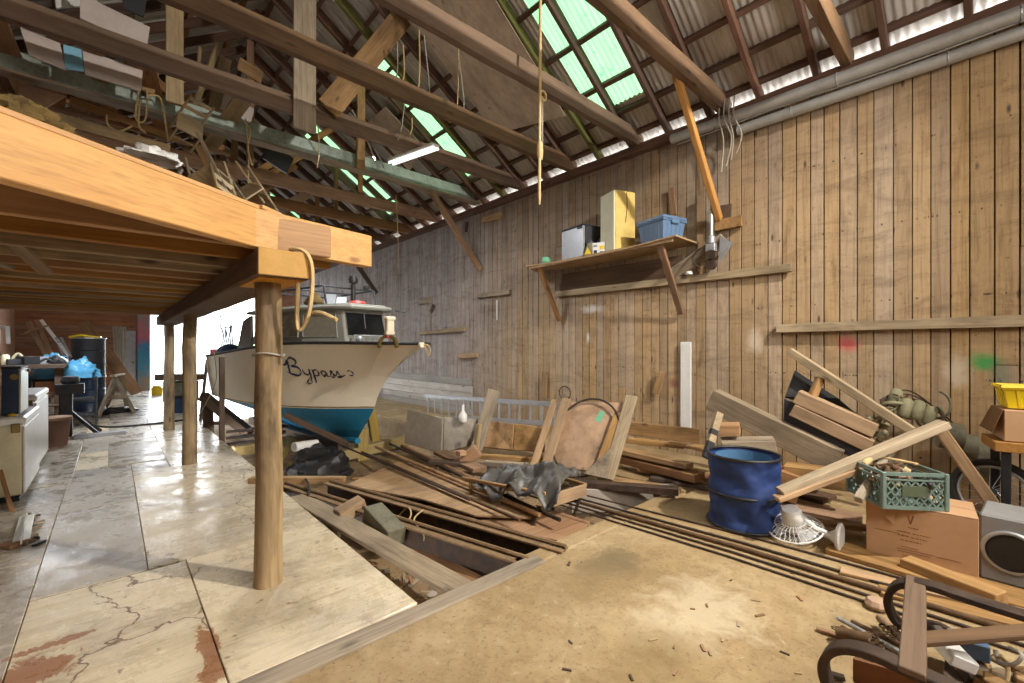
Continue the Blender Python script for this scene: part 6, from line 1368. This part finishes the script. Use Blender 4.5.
upslab('stored_board', [(54, -6), (80, -6), (80, 6), (56, 8)], 7.25, .03, 'white', 'white board edge at the very top left')
mb = MB(); mb.prism([P(20, 85, t=5.4), P(66, 97, t=5.2), P(45, 110, t=4.8), P(18, 98, t=5.)], (0, 0, .02)); tag(mb.build('stored_sheet', 'brown', bevel=.003), 'reddish sheet lying under the green beam above the loft', 'sheet')
for k, (a, b, w, mt, Yp, lb) in enumerate([((200, 47), (198, 75), .05, 'pale', 7.9, 'short pale stick standing behind the dark tie beam'), ((219, 44), (194, 107), .08, 'pale', 8.1, 'long pale leg-like stick leaning behind the tie beam'), ((226, 58), (213, 112), .16, 'pale', 8.3, 'pale board leaning right of the leg-like stick'),
                                  ((238, 63), (262, 78), .2, 'tan', 8.4, 'tan board end among the stored chairs'), ((152, 72), (147, 92), .14, 'tan', 7.3, 'short tan block hung beside the long pale board'), ((222, 100), (252, 116), .25, 'pinkboard', 8.4, 'pale board lying in the stored clutter above the green beam'), ((243, 102), (232, 118), .08, 'tan', 8.3, 'short tan stick among the stored clutter'),
                                  ((266, 150), (290, 166), .3, 'charcoal', 8.2, 'dark square panel under the green beam'), ((60, 86), (200, 128), .12, 'grey', 8.0, 'long grey board under the green beam'), ((70, 100), (180, 140), .1, 'tan', 8.3, 'long tan board lying above the loft clutter'), ((100, 95), (215, 125), .07, 'pale', 8.15, 'long pale lath under the green beam')]):
    beam('stored_stick', P(*a, Y=Yp), P(*b, Y=Yp + .15), .04, w, mt, lb, 'board', up=(0, -.3, 1) if abs(a[0] - b[0]) > 22 else (1, 0, 0))
def chair(loc, rot, sc, label):
    r = bpy.data.objects.new('stored_chair', None); COL.objects.link(r); r.matrix_basis = Matrix.Translation(loc) @ rot.to_4x4(); tag(r, label, 'chair', 'chairs stored in the loft'); T = WM(r)
    L = lambda x, y, z: T @ (Vector((x, y, z)) * sc)
    mb = MB(); mb.box(L(0, 0, .45), (.42 * sc, .42 * sc, .03 * sc), T.to_3x3()); mb.build('seat', 'pale', r, bevel=.004)
    for x in (-.18, .18):
        beam('leg', L(x, -.18, 0), L(x, -.18, .44), .035 * sc, .035 * sc, 'pale', parent=r, up=(1, 0, .1)); beam('leg', L(x, .18, 0), L(x, .2, .95), .035 * sc, .035 * sc, 'pale', parent=r, up=(1, 0, .1))
    for z in (.65, .88): beam('back_rail', L(-.18, .19, z), L(.18, .19, z), .025 * sc, .07 * sc, 'pale', parent=r)
    beam('stretcher', L(-.18, -.18, .2), L(.18, -.18, .2), .02 * sc, .03 * sc, 'pale', parent=r)
from mathutils import Euler
chair(P(205, 160, t=5.6), Euler((2.6, .3, .6)).to_matrix(), .8, 'pale wooden chair stored upside down under the green beam, left one')
chair(P(232, 168, t=6.0), Euler((2.3, -.4, 1.9)).to_matrix(), .8, 'pale wooden chair stored tilted under the green beam, right one')
chair(P(180, 140, t=5.9), Euler((1.2, .2, .2)).to_matrix(), .7, 'pale wooden chair lying far left on the loft clutter')
tag(crumple(tuple(P(152, 160, t=4.6)), .25, .2, .12, 21).build('white_bundle', 'white', smooth=40), 'white plastic bundle lying on the loft behind the beam', 'bundle')
tag(crumple(tuple(P(18, 122, t=2.0)), .15, .1, .10, 3, amp=.5).build('moss_lump', 'insul', smooth=30), 'mossy brown foam lump lying on the loft front beam at left', 'foam')
tag(crumple(tuple(P(48, 132, t=2.15)), .09, .08, .06, 7, amp=.6).build('moss_lump', 'insul', smooth=30), 'smaller mossy foam piece right of the big lump on the loft beam', 'foam')
beam('loft_plank', P(55, 118, t=4.6), P(170, 150, t=5.2), .03, .12, 'pale', 'pale edge board on the loft behind the flaking green beam', 'plank')
random.seed(51)
for k in range(12):
    q = P(random.uniform(130, 250), random.uniform(145, 180), t=random.uniform(5, 7)); a_ = random.uniform(0, 3.1); L_ = random.uniform(.3, .8)
    d = Vector((math.cos(a_), math.sin(a_), random.uniform(-.5, .9))).normalized() * L_ / 2; beam('loft_stick', (q.x - d.x * 2, q.y - abs(d.y), 2.33), q + d, .04, random.choice((.04, .09)), random.choice(['pale', 'tan', 'white', 'grey']), 'loose stick in the loft clutter behind the front beam', 'stick', 'sticks in the loft clutter')
for k, (a, b, Yp, lb) in enumerate([((0, 93), (230, 155), 8.6, 'long dark pole lying under the green beam'), ((0, 78), (120, 120), 8.9, 'long grey pole lying at far left under the green beam')]): beam('loft_pole', P(*a, Y=Yp), P(*b, Y=Yp), .06, .06, 'brown', lb, 'pole')
# boards laid across the tie beams
random.seed(61)
for k in range(10):
    x = random.uniform(-1.6, 1.4); y0 = random.uniform(6.2, 8.5); beam('overhead_board', (x, y0, 4.86 + .03 * (k % 3)), (x + random.uniform(-.4, .4), y0 + random.uniform(2, 4), 4.87 + .03 * (k % 3)), random.uniform(.1, .28), .03, random.choice(['tan', 'brown', 'pale', 'grey']), 'board laid across the tie beams at upper left', 'board', 'boards laid on the tie beams')
for k in range(6):
    x = random.uniform(2.2, 3.6); y0 = random.uniform(9, 12); beam('overhead_board', (x, y0, 4.9 + .03 * (k % 3)), (x + random.uniform(-.4, .4), y0 + random.uniform(2, 4), 4.92 + .03 * (k % 3)), random.uniform(.1, .28), .03, random.choice(['tan', 'brown', 'pale', 'grey']), 'board laid across the tie beams over the boat', 'board', 'boards laid on the tie beams over the boat')
# tube light, ropes, cords
a, b = P(391, 161, t=7.3), P(436, 145, t=6.5); r = thing('tube_light', (a + b) / 2, 'white twin tube light hanging below the tie beams', 'lamp')
mb = MB(); mb.bar(a, b, .14, .05); mb.build('housing', 'white', r, bevel=.01)
d = (b - a).normalized(); s_ = d.cross(Vector((0, 0, 1))).normalized()
for sg in (-1, 1): mb = MB(); mb.tube([a + s_ * .04 * sg + Vector((0, 0, -.045)), b + s_ * .04 * sg + Vector((0, 0, -.045))], .018, 8); mb.build('tube', 'lamp', r, smooth=50)
for f in (.1, .9): mb = MB(); q = a.lerp(b, f); mb.tube([q + Vector((0, 0, .02)), (q.x, q.y, 4.6)], .005, 5); mb.build('hanging_wire', 'wire', r)
q = P(540, 100, Y=3.3); x, y = q.x, q.y
r = thing('hanging_rope', (x, y, 3.0), 'long pale rope with a loop hanging in front of the heavy tie beam', 'rope'); zl = P(540, 93, Y=3.3).z; zk = P(540, 150, Y=3.3).z; zb = P(540, 205, Y=3.3).z
mb = MB(); mb.tube([(x + .01, y, 6.2), (x + .005, y, 5.4), (x, y, zl), (x - .005, y, zk), (x - .01, y, zb + .1)], .016, 8); mb.build('rope_line', 'rope', r, smooth=60)
mb = MB(); mb.tube([(x + .05 + .045 * math.cos(k * .5236), y, zl - .01 + .05 * math.sin(k * .5236)) for k in range(12)], .013, 8, True); mb.build('loop', 'rope', r, smooth=60)
mb = MB(); mb.lathe([(.015, -.1), (.032, -.07), (.035, .0), (.03, .06), (.015, .1)], (x, y, zk), n=10); mb.build('knot', 'rope', r, smooth=50)
mb = MB(); mb.tube([(x - .01, y, zb + .12), (x - .008, y, zb)], [.022, .008], 6); mb.build('frayed_end', 'rope', r)
cable('thin_line', [(x + .04, y, zl - .02), (x + .06, y + .02, zk + .1), (x + .035, y, zk - .1)], .006, 'wire', 'thin line beside the long pale rope', 'line')
for k, (u0, v0, u1, v1, Yp) in enumerate([(419, 30, 418, 92, 5.3), (424, 35, 430, 112, 5.2), (458, 0, 457, 112, 5.1), (459, 60, 464, 115, 5.05), (476, 10, 478, 60, 5.3), (493, 0, 491, 66, 4.9), (403, 45, 403, 82, 5.6), (397, 42, 396, 80, 5.7), (318, 125, 317, 168, 6.1), (352, 110, 375, 160, 6.3), (396, 195, 398, 268, 8.6), (405, 100, 398, 140, 6.0), (412, 118, 410, 135, 6.0), (430, 145, 433, 160, 6.4), (246, 118, 248, 185, 7.45), (375, 150, 384, 168, 7.4)]):
    a, b = P(u0, v0, Y=Yp), P(u1, v1, Y=Yp); m = a.lerp(b, .6) + Vector((.02, 0, 0)); o = cable('hanging_line', [a + Vector((0, 0, .0)), m, b], .008 if k % 3 else .011, 'wire' if k % 2 else 'rope', 'thin line hanging down from the roof timbers', 'line', 'thin lines hanging from the roof timbers')
for k, pts in enumerate([[(138, 95), (140, 85), (147, 92), (145, 120), (136, 118), (138, 96)], [(147, 95), (160, 98), (165, 120), (168, 142)], [(107, 115), (108, 125), (120, 131), (132, 126)], [(140, 100), (139, 125), (146, 133)], [(243, 120), (250, 130), (248, 148), (252, 165)]]):
    cable('loop_cord', [P(u, v, Y=7.42) for u, v in pts], .012, 'rope', 'pale cord looped over the flaking green beam', 'cord', 'pale cords looped on the green beam')
g0 = 2.74
cable('girder_rope', [P(270, 254, t=g0), P(290, 249, t=g0 - .05), P(305, 252, t=g0 - .06), P(312, 268, t=g0 - .05), P(311, 300, t=g0 - .03), P(306, 322, t=g0), P(299, 330, t=g0), P(297, 318, t=g0), P(298, 290, t=g0 - .02), P(298, 283, t=g0)], .013, 'rope', 'cream rope looped over the end of the loft girder', 'rope')
cable('girder_rope', [P(305, 321, t=g0), P(311, 313, t=g0), P(322, 313, t=g0 - .03), P(337, 320, t=g0 - .05)], .012, 'rope', 'loose cream rope end sticking out before the boat windows', 'rope')
beam('loft_strap', P(-10, 262, t=2.0), P(12, 268, t=2.2), .02, .02, 'grey', 'short grey strut under the loft at left', 'strut')
beam('loft_cleat', P(8, 238, t=2.55), P(48, 274, t=2.75), .1, .02, 'grey', 'pale grey cleat board nailed across the loft joists', 'board', up=(0, 0, 1))
